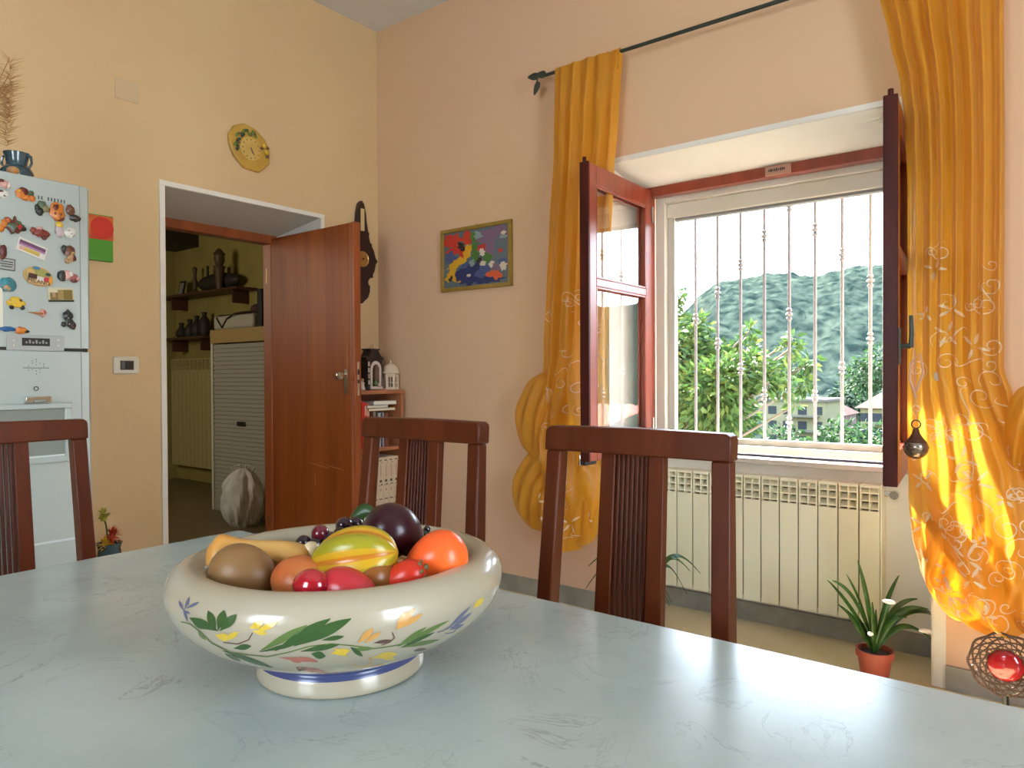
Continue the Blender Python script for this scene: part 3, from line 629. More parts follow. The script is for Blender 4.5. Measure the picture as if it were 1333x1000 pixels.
def stripes(o, r_):
    inv = r_.transposed()
    for p in o.data.polygons:
        q = inv@p.center; a = math.atan2(q.z, q.y); rib = abs(math.cos(2.5*a+.4))
        up_ = p.center.z > .012
        p.material_index = 1 if rib > .78 else (2 if rib < .24 else 0)
def stem_dark(k, ln=.008, r0=.004, mt=None):
    def f(c, r_, t):
        w_ = MB(); w_.tube([c+r_@Vector((k, 0, 0)), c+r_@Vector((k+ln, .002, .001))], [r0, r0*.6], 8); w_.build('stem', mt or SOIL, t)
    return f
# stuff low in the bowl first: these sit on the bowl's inner floor
fruit('ceramic_potato', 318, 746, zz(.138), (.95, -.12, -.18), (.040, .030, .031), M_('brown_pear_skin', (.25, .135, .05), (.16, .078, .026), 7, .42, bump=.03), 'dull brown potato-like fruit at the left front of the bowl', 'fruit', fn=lambda p: Vector((p.x, p.y*(1-.12*p.x), p.z*(1-.16*p.x)-.06*p.x*p.x)))
def gourd(c, r_, t): 
    pass
c = P(284, 724, z=zz(.150)); t = thing('gourd', c, 'pale orange bottle gourd lying behind the brown fruit at the left of the bowl', 'gourd')
gm = M_('gourd_skin', (.62, .25, .035), (.56, .33, .10), 9, .35)
e2 = P(402, 724, z=zz(.147)); pts = [c+(e2-c)*s_ for s_ in [i/14 for i in range(15)]]
MB().tube([c-(e2-c)*.10]+[p+Vector((0, 0, .003*math.sin(PI*i/14))) for i, p in enumerate(pts)]+[e2+(e2-c)*.02], [.012]+[.0245, .0245, .0215, .0185, .0168, .0158, .0152, .015, .015, .0152, .0152, .015, .0145, .0125, .009]+[.003], 24).build('body', gm, t, sharp=180)
MB().tube([c-(e2-c)*.10, c-(e2-c)*.13], [.004, .003], 8).build('stem', M_('stem_tan', (.35, .2, .08), (.2, .1, .05)), t)
fruit('peach', 394, 757, zz(.132), (.2, .2, 1), (.028, .034, .034), M_('peach_skin', (.46, .085, .022), (.52, .22, .06), 10, .38), 'orange-pink peach behind the shiny red cherry in the bowl', 'peach')
fruit('cherry', 405, 762, zz(.142), (.9, -.3, .1), (.020, .0165, .017), M_('crimson_gloss', (.42, .008, .02), (.28, .004, .012), 10, .09, coat=1), 'glossy crimson cherry at the front lip of the bowl', 'cherry', parts=stem_dark(-.020, .005, .0015))
fruit('mango', 452, 768, zz(.134), (.95, -.2, -.18), (.033, .022, .0225), M_('mango_skin', (.46, .016, .026), (.38, .03, .035), 7, .3, coat=.15), 'small pinkish red mango at the front middle of the bowl', 'mango', fn=egg(-.12))
def sf(p):
    p = Vector((p.z, p.x, p.y))
    a = math.atan2(p.z, p.y); k = .84+.20*abs(math.cos(2.5*a+.4))**1.3
    return Vector((p.x, p.y*k, p.z*k))
def sfp(c, r_, t):
    o = [k for k in bpy.data.objects if k.parent == t][0]
    o.data.materials.append(mat('star_fruit_green', (.26, .25, .012), .3, (.34, .27, .01), 20)); o.data.materials.append(mat('star_fruit_amber', (.50, .17, .008), .3, (.42, .15, .01), 20)); stripes(o, r_)
    w_ = MB(); w_.tube([c+r_@Vector((.041, 0, 0)), c+r_@Vector((.0465, 0, 0))], [.007, .004], 10); w_.build('stem', M_('stem_tan', (.35, .2, .08), (.2, .1, .05)), t)
def star_mat():
    M = mat('star_fruit_skin', (.55, .30, .012), .28, (.48, .30, .015), 20); return M
fruit('star_fruit', 462, 727, zz(.156), (.94, -.15, .17), (.049, .035, .035), star_mat(), 'ribbed yellow-green star fruit in the middle of the bowl', 'fruit', fn=sf, parts=sfp, seg=90)
fruit('persimmon', 486, 752, zz(.138), (.5, .3, .2), (.026, .026, .026), M_('persimmon_skin', (.27, .09, .012), (.18, .06, .012), 8, .3), 'amber fruit half hidden under the star fruit', 'fruit')
fruit('eggplant', 514, 697, zz(.163), (.55, .35, -.75), (.042, .034, .034), M_('eggplant_skin', (.020, .003, .008), (.036, .004, .010), 5, .3, coat=.12), 'large dark purple plum-like eggplant, highest fruit in the bowl', 'eggplant', fn=lambda p: Vector((p.x, p.y*(1-.10*p.x), p.z*(1-.10*p.x))))
fruit('orange', 566, 730, zz(.146), (.80, .1, .42), (.039, .029, .030), M_('orange_red_skin', (.80, .085, .015), (.85, .14, .02), 4, .33, coat=.15), 'bright orange-red pear-shaped fruit at the right of the bowl', 'fruit', fn=egg(.22))
def straw(c, r_, t):
    w_ = MB()
    for k in range(6):
        a = k*PI/3; w_.ell(c+r_@Vector((.0245, .006*math.cos(a), .006*math.sin(a))), (.0022, .006, .0028), r_@Matrix.Rotation(a, 3, 'X'), 10, 6)
    w_.tube([c+r_@Vector((.024, 0, 0)), c+r_@Vector((.031, .001, .002))], [.0035, .003], 8); w_.build('calyx', M_('calyx_green', (.20, .22, .05), (.10, .08, .03), 30, .5), t)
fruit('strawberry', 523, 752, zz(.139), (.9, -.05, .35), (.028, .0155, .016), M_('strawberry_skin', (.55, .035, .012), (.42, .02, .01), 20, .3), 'red strawberry with a grey-green cap at the right front of the bowl', 'strawberry', fn=egg(.28), parts=straw)
for i, (px, py) in enumerate([(503, 748), (508, 739), (518, 735), (524, 730)]):
    c = P(px, py, z=zz(.139+.002*i)); o = MB().ell(c, .0072 if i < 3 else .006, None, 16, 10).build('berry', M_('beige_berry', (.42, .25, .08), (.30, .15, .05), 20, .25, coat=.4), None)
    tag(o, 'small beige berry behind the strawberry, '+['lowest, touching the star fruit', 'second up, beside the star fruit', 'largest next to the red cap', 'topmost against the orange fruit'][i], 'berry', 'beige berries between star fruit and strawberry')
gm = M_('grape_skin', (.016, .006, .016), (.03, .009, .02), 8, .16, coat=.5); gr_ = M_('grape_red', (.16, .012, .025), (.10, .008, .02), 8, .15, coat=.5)
gl = ['leftmost dark grape against the inner wall of the bowl', 'wine-red grape on top of the dark bunch', 'dark grape just below the wine-red one', 'dark grape touching the upper left of the star fruit', 'small dark grape between the two bunch ends', 'round dark grape below the green leaf, left of a pair', 'dark grape directly under the green leaf', 'dark grape hidden low between leaf and star fruit', 'dark grape low behind the white grape']
for i, (px, py, h_, r_) in enumerate([(395, 707, .148, .0098), (417, 695, .158, .0112), (412, 709, .146, .010), (431, 704, .150, .0112), (443, 696, .152, .0098), (448, 684, .160, .0112), (463, 683, .158, .0105), (458, 694, .152, .010), (420, 716, .140, .0095)]):
    c = P(px, py, z=zz(h_)); t = thing('grape', c, gl[i], 'grape', 'grapes at the back of the bowl')
    MB().ell(c, r_, None, 20, 14).build('berry', gr_ if i == 1 else gm, t, sharp=180); MB().tube([c-Vector((0, 0, r_*.9)), c-Vector((0, -.004, r_+.008))], .0012, 6).build('stalk', M_('stalk', (.08, .07, .03), (.05, .04, .02)), t)
c = P(405, 716, z=zz(.153)); t = thing('grape', c, 'single creamy white grape among the dark grapes', 'grape', 'grapes at the back of the bowl')
MB().ell(c, .0102, None, 24, 16).build('berry', M_('white_grape', (.72, .62, .42), (.66, .52, .30), 8, .15, coat=.5), t, sharp=180); MB().tube([c-Vector((0, 0, .009)), c-VF*.006-Vector((0, 0, .016))], .0014, 6).build('stalk', MATS['stalk'], t)
for i, (px, py, col) in enumerate([(366, 737, (.40, .38, .08)), (373, 741, (.55, .50, .20)), (381, 736, (.45, .42, .12)), (386, 740, (.62, .42, .25))]):
    c = P(px, py, z=zz(.137)); tag(MB().ell(c, .0068, None, 14, 10).build('berry', M_('bead%d' % i, col, tuple(x*.6 for x in col), 20, .25), None), 'tiny '+['olive', 'pale lime', 'yellow-green', 'pinkish cream'][i]+' berry between gourd and peach', 'berry', 'little green berries behind the peach')
c = P(470, 675, z=zz(.158)); w = MB(); L0 = vv(-.6, .1, -.25).normalized()
def leafs(u, v):
    s_ = (v-.5)*2; wd = .013*math.sin(PI*min(max(u, .02), .98))**.8
    return c+L0*(u-.5)*-.046+Vector((0, 0, 1))*(s_*wd+.006*math.sin(PI*u))+VF*(.006*s_*s_)
w.grid(12, 6, leafs); tag(w.build('vine_leaf', LEAFD, None, solid=.0012), 'dark green leaf standing behind the dark grapes beside the eggplant', 'leaf')
c = P(480, 677, z=zz(.155)); tag(MB().ell(c, .0068, None, 14, 10).build('berry', MATS['white_grape'], None), 'pale berry wedged between the green leaf and the eggplant', 'berry')
c = P(553, 698, z=zz(.152)); w = MB(); w.tube([c-Vector((0, 0, .018)), c, c+vv(.002, 0, .008)], [.005, .0058, .0045], 14); w.ell(c+vv(.003, 0, .009), .0048, None, 12, 8)
tag(w.build('olive', mat('black_gloss', (.008, .006, .008), .1, coat=1), None, sharp=180), 'small glossy black olive upright between eggplant and orange fruit', 'olive')
# ------------------------------------------------------------------ fridge
FY = 2.6; FX0, FX1 = .355, 1.06; FZ = 1.762
fr = thing('refrigerator', ((FX0+FX1)/2, 2.93, 0), 'tall silver-grey two-door refrigerator covered with magnets', 'refrigerator')
w = MB(); w.box(FX0+.005, FX1-.008, FY+.065, 3.26, .03, FZ-.002); w.build('cabinet', FRIDGEB, fr, .006)
zs = 1.212
def fdoor(nm, z0, z1):
    w_ = MB(); out = [(FX0, FY+.06), (FX0, FY+.02), (FX0+.03, FY), (FX1-.045, FY), (FX1-.012, FY+.012), (FX1, FY+.035), (FX1, FY+.06)]
    w_.prism(out, lambda a, b, d: (a, b, d), z0, z1); return w_.build(nm, FRIDGE, fr, .003)
fdoor('freezer_door', zs+.006, FZ); fdoor('fridge_door', .075, zs-.004)
w = MB(); w.box(FX1-.043, FX1-.041, FY-.0015, FY+.002, .08, zs-.006); w.box(FX1-.043, FX1-.041, FY-.0015, FY+.002, zs+.008, FZ-.001); w.box(FX0+.02, FX1-.02, FY+.005, FY+.05, zs-.005, zs+.007, 1)
w.build('door_seam', [FRG, BLACK], fr)
w = MB(); w.box(FX0+.04, FX1-.05, FY-.004, FY+.004, .585, .592); w.build('lower_ledge', FRIDGEB, fr, .001)
def fp(px, py): q = P(px, py, y=FY); return q.x, q.z
# display panel
x0, z0 = fp(8, 456); x1, z1 = fp(83, 438); pan = MB().box(x0, x1, FY-.004, FY+.002, z0, z1).build('display_panel', mat('panel_grey', (.36, .38, .37), .35), fr, .002)
x0, z0 = fp(28, 450); x1, z1 = fp(64, 441); w = MB(); w.box(x0, x1, FY-.0055, FY-.0035, z0, z1)
w.build('display', BLACK, pan)
w = MB()
for i in range(7): a = x0+(x1-x0)*(.12+.12*i); w.box(a, a+(x1-x0)*.07, FY-.006, FY-.0054, z0+(z1-z0)*.3, z0+(z1-z0)*(.55+.2*(i % 2)))
w.build('display_symbol', mat('lcd_grey', (.25, .26, .24), .4), pan)
w = MB()
for px in (17, 75):
    for py in (443, 450): a, b = fp(px, py); w.ell((a, FY-.0045, b), (.003, .0015, .003), None, 10, 6)
w.build('button', PAPER, pan)
# letters too small to read under the top edge, one mark each
w = MB()
for i in range(9):
    if i in (2,): continue
    a, b = fp(50+i*4.2, 257+i*.72); w.box(a-.0012, a+.0022, FY-.001, FY+.0005, b-.0055, b+.0055)
w.build('maker_mark', DKGREY, fr)
# emblem: dots in a cross with a line; ring mark
w = MB(); 
for px, py in [(47,468),(47,471),(42,473),(52,473),(47,475),(37,477),(57,477),(42,481),(52,481),(47,483),(47,487),(37,482),(57,474),(42,470),(52,485)]:
    a, b = fp(px, py); w.box(a-.0014, a+.0014, FY-.001, FY+.0005, b-.0012, b+.0012)
a, b = fp(30, 479); c_, d_ = fp(64, 479); w.box(a, c_, FY-.001, FY+.0005, b-.001, b+.001); w.build('emblem', DKGREY, fr)
a, b = fp(47, 506); w = MB(); w.tube([(a+.006*math.cos(q), FY-.001, b+.006*math.sin(q)) for q in [2*PI*i/16 for i in range(17)]], .0016, 6); w.build('ring_mark', DKGREY, fr)
# dispenser: raised surround, recess, nozzle
x0, z0 = fp(0, 603); x1, z1 = fp(92, 524); x0 = x1-.30
w = MB(); bw = .022
w.box(x0, x1, FY-.012, FY+.002, z0-.012, z0+.008); w.box(x0, x0+bw, FY-.012, FY+.002, z0, z1); w.box(x1-bw, x1, FY-.012, FY+.002, z0, z1); w.box(x0, x1, FY-.016, FY+.002, z1-.018, z1)
w.build('dispenser_surround', FRIDGE, fr, .003)
w = MB(); w.box(x0+bw, x1-bw, FY-.003, FY+.0015, z0+.008, z1-.018, 0); w.hexa([(x0+bw, FY-.010, z0+.008), (x1-bw, FY-.010, z0+.008), (x1-bw, FY, z0+.008), (x0+bw, FY, z0+.008)], [(x0+bw, FY-.010, z0+.013), (x1-bw, FY-.010, z0+.013), (x1-bw, FY, z0+.013), (x0+bw, FY, z0+.013)], 1)
w.build('dispenser_recess', [mat('recess_grey', (.21, .24, .21), .4), FRIDGEB], fr)
a, b = fp(47, 520); w = MB(); w.box(a-.038, a+.036, FY-.030, FY, b-.010, b+.010); w.box(a-.018, a+.02, FY-.034, FY-.028, b-.008, b-.001, 1); w.build('dispenser_nozzle', [CHROME, FRG], fr, .003)
for x in (FX0+.05, FX1-.08): MB().box(x, x+.03, 2.72, 2.75, 0, .031).build('foot', BLACK, fr)
# magnets
def mg(px, py): q = P(px, py, y=FY-.0005); return Vector((q.x, FY-.0005, q.z))
PX = P(50, 300, y=FY).x; S1 = abs(P(60, 300, y=FY).x-P(50, 300, y=FY).x)/10    # metres per photo pixel across
SZ = abs(P(50, 310, y=FY).z-P(50, 300, y=FY).z)/10
cm = {}
def C_(*c):
    k = 'paint_%03d_%03d_%03d' % tuple(int(x*255) for x in c)
    return mat(k, srgb(*[x*255 for x in c]) if False else c, .35)
def blob_magnet(name, px, py, label, blobs, cat='fridge magnet'):
    """blobs: (dx,dy,rx,ry,colour) in photo pixels round the centre"""
    c = mg(px, py); w_ = MB(); ms = []
    for dx, dy, rx_, ry_, col in blobs:
        m_ = C_(*col); 
        if m_ not in ms: ms.append(m_)
        w_.ell(c+Vector((dx*S1, -.004, -dy*SZ)), (rx_*S1, .0055, ry_*SZ), None, 18, 10, ms.index(m_), fn=lambda p, dx=dx, dy=dy: p*(1+.38*noise.noise(Vector((p.x*2.2+dx+px, p.z*2.2+dy, p.y*2+py)))))
    return tag(w_.build(name, ms), label, cat, 'magnets on the freezer door')
def plate_magnet(name, px, py, wpx, hpx, ang, label, layers, shape='rect'):
    c = mg(px, py); w_ = MB(); ms = []; R2 = Matrix.Rotation(R(ang), 2)
    for k, (dx, dy, ww, hh, col, shp) in enumerate(layers):
        m_ = C_(*col)
        if m_ not in ms: ms.append(m_)
        n_ = 4 if shp == 'r' else 28
        pts = [(ww/2*a, hh/2*b) for a, b in ((-1, -1), (1, -1), (1, 1), (-1, 1))] if shp == 'r' else [(ww/2*math.cos(2*PI*i/n_), hh/2*math.sin(2*PI*i/n_)) for i in range(n_)]
        out = []
        for a, b in pts:
            q = R2@Vector((a+dx, -(b)-dy)); out.append((c.x+q.x*S1, c.z+q.y*SZ))
        w_.prism(out, lambda a, b, d: (a, d, b), c.y, c.y-.004-.0007*k, ms.index(m_))
    return tag(w_.build(name, ms), label, 'fridge magnet', 'magnets on the freezer door'), c
DR = (.10, .012, .010); BR = (.13, .045, .02); OR = (.55, .17, .02); YE = (.65, .42, .03); BK = (.02, .02, .018); GN = (.06, .10, .05); PK = (.60, .32, .28); WH = (.62, .60, .55); TN = (.38, .24, .12)
blob_magnet('flower_magnet', 5, 240, 'pale pink flower magnet at the far left top of the freezer door', [(0,0,6,5,PK),(-4,-3,4,3,DR),(5,1,3,4,WH)])
blob_magnet('cow_magnet', 4, 253, 'white magnet with black spot below the pale pink flower', [(0,0,6,5,WH),(1,2,2.2,1.6,BK),(-3,-3,3,2,DR)])
blob_magnet('pretzel_magnet', 31, 253, 'orange wreath-shaped magnet near the top of the freezer door', [(-5,0,6,6,OR),(-1,-3,6,5,DR),(2,4,6,4,OR),(8,-2,4,4,GN),(10,4,4,4,OR),(-6,-2,3,3,YE)])
blob_magnet('frog_magnet', 54, 270, 'dark green figure magnet, leftmost of the row of three under the lettering', [(0,-3,6,5,GN),(-3,6,5,5,BK),(4,1,5,5,(.18,.16,.07)),(-6,1,3,4,BK)])
blob_magnet('bear_magnet', 74, 276, 'round orange-brown bear magnet in the middle of the row of three', [(0,0,10,12,OR),(-2,-4,6,6,DR),(3,2,5,5,BR),(4,8,5,4,DR),(-3,3,4,4,BR)])
blob_magnet('shell_magnet', 93, 278, 'brown figure magnet on a black oval at the right end of the top row', [(-2,-4,6,7,BR),(-2,-5,3,4,TN),(4,6,8,4.5,BK),(3,6,4,2,TN)])
blob_magnet('bottle_magnet', 5, 291, 'slanted orange bottle magnet left of the red apple magnet', [(4,-5,4,3.5,(.4,.09,.02)),(0,0,4,5,OR),(-4,6,4,5,OR)])
blob_magnet('apple_magnet', 19, 295, 'glossy red apple magnet with dark green leaves', [(0,0,12,8,GN),(-2,1,9,8,DR),(3,0,6.5,6.5,(.45,.01,.015)),(0,-9,2,4,BR),(10,2,4,3,BK)])
blob_magnet('crab_magnet', 51, 303, 'brick-red crab magnet with raised claws', [(0,0,10,5,(.18,.03,.02)),(-8,-2,4,4,(.22,.04,.02)),(8,1,5,4,(.18,.03,.02)),(0,-5,4,3,PK),(6,6,3,3,DR)])
blob_magnet('duck_magnet', 77, 296, 'yellow-topped lilac magnet under the bear magnet', [(0,-3,5,4,YE),(0,6,6,7,(.5,.42,.45))])
blob_magnet('shell_magnet', 90, 303, 'white oval magnet with blue feather strokes near the door edge', [(0,0,8,7,WH),(0,-2,6,2,(.12,.17,.24)),(1,2,5,1.5,(.12,.17,.24))])
plate_magnet('postcard_magnet', 41, 324, 38, 17, -17, 'white-framed rectangular magnet with purple and yellow picture, tilted', [(0,0,38,17,WH,'r'),(0,-3,34,6,(.13,.05,.12),'r'),(0,4,22,5,(.52,.38,.08),'r'),(-12,4,6,4,PK,'r'),(0,-.5,34,2.4,(.35,.16,.30),'r')])
blob_magnet('squirrel_magnet', 89, 331, 'brown squirrel magnet at the right edge above the pink one', [(0,-4,8,7,BR),(-6,-6,4,5,BK),(2,4,5,6,TN),(-2,9,4,4,TN),(7,5,3,4,DR),(5,-2,4,3,TN)])
blob_magnet('pepper_magnet', 3, 328, 'dark red pepper magnet at the far left above the grey card', [(0,0,5,8,DR),(-2,6,5,4,BR)])
plate_magnet('card_magnet', 8, 344, 21, 14, -3, 'grey card magnet with lines of writing at the far left', [(0,0,21,15,BK,'r'),(0,0,19,13,(.34,.36,.34),'r'),(0,-3,15,1,BK,'r'),(0,0,16,1,BK,'r'),(0,3,13,1,BK,'r')])
o, c = plate_magnet('souvenir_magnet', 49, 360, 38, 25, -8, 'large oval souvenir magnet with colourful scene and word MILANO', [(0,0,38,25,(.50,.30,.10),'o'),(0,-1,34,20,(.36,.30,.12),'o'),(-10,-3,10,9,(.55,.35,.12),'o'),(2,-5,13,9,(.30,.30,.08),'r'),(-7,1,11,6,(.05,.012,.01),'r'),(3,3,9,6,WH,'r'),(11,2,8,6,(.50,.03,.06),'o'),(-4,-10,9,4,(.05,.18,.32),'o'),(12,-5,7,4,(.02,.08,.04),'o'),(16,3,5,12,(.65,.30,.04),'o'),(0,8,26,5,(.55,.36,.18),'r')])
ax = Vector((math.cos(R(-8)), 0, math.sin(R(-8)))); ay = Vector((-ax.z, 0, ax.x))
text_mb('MILANO', .017, c+Vector((-.001, -.0132, -.0185)), ax, ay).build('lettering', mat('dark_maroon', (.04, .008, .006), .5), o, xf=1)
blob_magnet('lobster_magnet', 88, 360, 'pink, white and black knobbly magnet below the squirrel', [(-8,0,6,7,BK),(0,-2,7,6,PK),(8,1,6,5,(.28,.08,.08)),(3,-3,4,4,WH),(8,5,5,3,DR),(13,2,3,3,PK)])
blob_magnet('fan_magnet', 10, 371, 'teal fan-shaped magnet at the left side of the freezer door', [(0,0,10,9,(.03,.16,.19)),(-1,3,7,5,TN),(-4,-3,6,5,(.04,.24,.30))])
o = blob_magnet('car_magnet', 21, 395, 'small yellow toy car magnet', [(0,0,12,5,YE),(-1,-4,7,4,YE),(4,-3,3.4,2.6,BR),(-6,5,3,3,BK),(7,5,3,3,BK)])
blob_magnet('cone_magnet', 55, 408, 'tip of the pink ice cream, lying sideways', [(0,0,4.5,5,PK),(1.5,-1,3,3,(.45,.05,.04))])['label'] = 'pink scoop of the little sideways ice cream cone magnet'
c = mg(50, 408); w = MB(); w.tube([c+Vector((-14*S1, -.004, .002)), c+Vector((4*S1, -.004, -.001))], [.0012, .0105], 16, flat=.5); tag(w.build('cone_magnet', C_(.42, .16, .04)), 'tan wafer of the little sideways ice cream cone magnet', 'fridge magnet', 'magnets on the freezer door')
plate_magnet('building_magnet', 79, 384, 34, 18, 4, 'cream and gold rectangular magnet with a relief of old buildings', [(0,0,34,18,(.55,.50,.33),'r'),(0,8,34,2.5,BK,'r'),(-9,2,12,10,(.20,.14,.05),'r'),(0,0,9,13,(.30,.21,.07),'r'),(9,0,12,13,(.18,.13,.03),'r'),(-10,0,4,6,TN,'r')])
blob_magnet('motorbike_magnet', 88, 416, 'black motorbike-like magnet at the lower right of the freezer door', [(0,-5,7,6,BK),(-4,-7,3,3,BK),(2,4,6,6,BK),(6,8,5,5,(.06,.03,.03)),(-6,7,3.5,3.5,BK),(0,-2,1.6,1.6,WH),(1,6,1.4,1.4,WH),(0,-11,2.5,2.5,BK)])
blob_magnet('parrot_magnet', 18, 430, 'long blue and orange parrot magnet just above the display panel', [(-8,-1,11,3,(.02,.10,.28)),(8,0,7,4.5,OR),(15,1,4,2,BK)])
p0 = mg(-12, 425); p1 = mg(3, 372); tag(MB().box(p0.x, p1.x, FY-.003, FY-.0005, p0.z, p1.z).build('paper_note', PAPER), 'white paper note on the freezer door, cut by the left edge of the picture', 'note')
# things on top of the fridge
c = P(22, 229, y=2.72); c.z = FZ
t = thing('two_handled_vase', c, 'small glazed blue-green vase with two handles on the fridge', 'vase')
VG = mat('blue_glaze', (.035, .085, .11), .2, (.02, .045, .055), 18, coat=.6)
MB().lathe([(.036, 0), (.044, .004), (.049, .018), (.047, .034), (.040, .046), (.032, .052), (.030, .060), (.033, .078), (.038, .092), (.038, .095), (.034, .095), (.028, .075), (.026, .058), (.0, .05)], c, 36).build('body', VG, t)
for s in (-1, 1): MB().tube([c+VR*s*.036+Vector((0, 0, .088)), c+VR*s*.047+Vector((0, 0, .084)), c+VR*s*.049+Vector((0, 0, .062)), c+VR*s*.040+Vector((0, 0, .046))], .004, 8).build('handle', VG, t)
MB().ell(c+VR*.018-VF*.044+Vector((0, 0, .026)), (.018, .018, .014)).build('shell_ornament', mat('amber_shell', (.55, .25, .06), .4, (.35, .2, .1), 30), t)
c = P(-38, 224, y=2.78); c.z = FZ
t = thing('dried_grass_vase', c, 'vase of feathery tan dried grass on the fridge, at the left picture edge', 'dried flowers')
MB().lathe([(.03, 0), (.045, .03), (.05, .07), (.035, .11), (.025, .13), (.03, .14), (.024, .138), (.02, .11)], c, 28).build('vase', VG, t)
w = MB()
for i in range(26):
    a = random.uniform(0, 2*PI); sp_ = random.uniform(.02, .13); top = c+Vector((math.cos(a)*sp_, math.sin(a)*sp_, random.uniform(.24, .42)))
    w.tube([c+Vector((0, 0, .12)), (c+top)*.5+Vector((0, 0, .06)), top], .0012, 5)
    for k in range(90):
        b_ = (c+Vector((0,0,.12)))*.0+top-Vector((0, 0, k*.0022)); d_ = Vector((random.uniform(-1, 1), random.uniform(-1, 1), .35)).normalized()*random.uniform(.025, .06)
        w.add([b_+Vector((0, 0, .001)), b_+d_, b_-Vector((0, 0, .001))], [(0, 1, 2)])
w.build('dried_grass', mat('dried_grass', (.40, .20, .06), .8, (.28, .12, .03), 20), t, sharp=180)
# ------------------------------------------------------------------ things on the door wall
def wp(px, py): q = P(px, py, y=DW); return q.x, q.z
x0, z1 = wp(149, 99); x1, z0 = wp(180, 136)
tag(MB().box(x0, x1, DW-.004, DW+.001, z0, z1).build('blank_cover_plate', mat('cover_plate', (.60, .44, .27), .5), None, .002), 'plain cream square junction cover high on the door wall', 'cover plate')
x0, z1 = wp(146, 464); x1, z0 = wp(180, 487); t = thing('light_switch', ((x0+x1)/2, DW, z0), 'white-framed light switch with dark rockers left of the doorway', 'light switch')
MB().box(x0, x1, DW-.012, DW, z0, z1).build('frame', WHITEM, t, .006)
MB().box(x0+.028, x1-.024, DW-.0135, DW-.01, z0+.018, z1-.018).build('plate', DKGREY, t, .002)
for k in range(3): a = x0+.032+k*(x1-x0-.06)/3; MB().box(a, a+(x1-x0-.06)/3-.003, DW-.0165, DW-.012, z0+.022, z1-.022).build('rocker', [mat('switch_grey', (.10, .11, .10), .3), BLACK, BLACK][k], t, .001)
x0, z1 = wp(100, 276); x1, z0 = wp(145, 342); t = thing('poppy_picture', ((x0+x1)/2, DW, z0), 'unframed red poppy and green canvas on the wall beside the fridge', 'picture')
MB().box(x0, x1, DW-.02, DW-.001, z0, z1).build('canvas', mat('canvas_green', (.06, .27, .02), .6, (.09, .33, .03), 6), t, .002)
w = MB(); ym = DW-.0215; zr = z0+(z1-z0)*.46
w.add([(x0, ym, zr), (x1, ym, zr), (x1, ym, z1-.004), (x0, ym, z1-.004)], [(0, 1, 2, 3)]); w.build('red_field', mat('canvas_red', (.52, .045, .015), .6, (.62, .16, .02), 14), t)
w = MB(); w.lathe([(.047, 0), (.046, .002), (0, .003)], (x1-.045, DW-.0215, z1-.055), 24, rot=Matrix.Rotation(PI/2, 3, 'X')); w.build('petal', mat('poppy_red', (.62, .03, .01), .5, (.50, .02, .01), 10), t)
# yellow octagonal clock
cx, cz = wp(322, 194); t = thing('wall_clock', (cx, DW, cz), 'yellow octagonal wall clock with painted green fruit garland', 'clock')
oc = [(-.112, .045), (-.085, .092), (-.03, .118), (.035, .105), (.09, .065), (.118, .01), (.115, -.055), (.055, -.112), (-.03, -.104), (-.085, -.055), (-.108, -.005)]
MB().prism(oc[::-1], lambda a, b, d: (cx+a, DW-d, cz+b), 0, .022).build('body', mat('yellow_ceramic', (.52, .32, .055), .35, (.46, .27, .045), 12), t, .006)
q = Matrix.Rotation(PI/2, 3, 'X')
MB().lathe([(.058, .021), (.058, .026), (.054, .027), (0, .027)], (cx+.004, DW, cz-.004), 40, rot=q).build('dial', mat('dial_cream', (.58, .42, .13), .4, (.55, .34, .08), 20), t)
w = MB()
for k in range(12): a = k*PI/6; w.ell((cx+.004+.047*math.sin(a), DW-.028, cz-.004+.047*math.cos(a)), (.0035, .001, .005), Matrix.Rotation(a, 3, 'Y'), 8, 6)
w.build('hour_mark', mat('ochre_mark', (.32, .13, .02), .5), t)
w = MB()
for a, l_, wd in ((R(150), .036, .003), (R(157), .024, .0045)):
    w.tube([(cx+.004-.006*math.sin(a), DW-.030, cz-.004-.006*math.cos(a)), (cx+.004+l_*math.sin(a), DW-.030, cz-.004+l_*math.cos(a))], wd/2, 6)
w.build('hand', BLACK, t)
w = MB(); gm_ = [mat('garland_green', (.05, .11, .02), .5), mat('garland_dark', (.02, .025, .03), .4), mat('garland_lime', (.16, .24, .03), .5), YLM := mat('garland_lemon', (.62, .40, .03), .4), mat('garland_brown', (.16, .09, .04), .5)]
for k in range(26):
    a = R(200-k*5.5); rr = .076+random.uniform(-.012, .010); w.ell((cx+rr*math.cos(a), DW-.026, cz+.004+rr*math.sin(a)), (.009, .006, .0075), Matrix.Rotation(a, 3, 'Y'), 10, 6, [1, 0, 1, 2, 0, 4][k % 6] if k < 17 else [0, 2, 4][k % 3])
for a_, b_ in ((.078, .028), (.092, -.002)): w.ell((cx+a_, DW-.03, cz+b_), (.013, .009, .013), None, 14, 8, 3)
for a_, b_ in ((.098, .022), (.098, -.022), (.065, .014)): w.ell((cx+a_, DW-.027, cz+b_), (.012, .006, .008), None, 10, 6, 4)
w.build('garland', gm_, t)
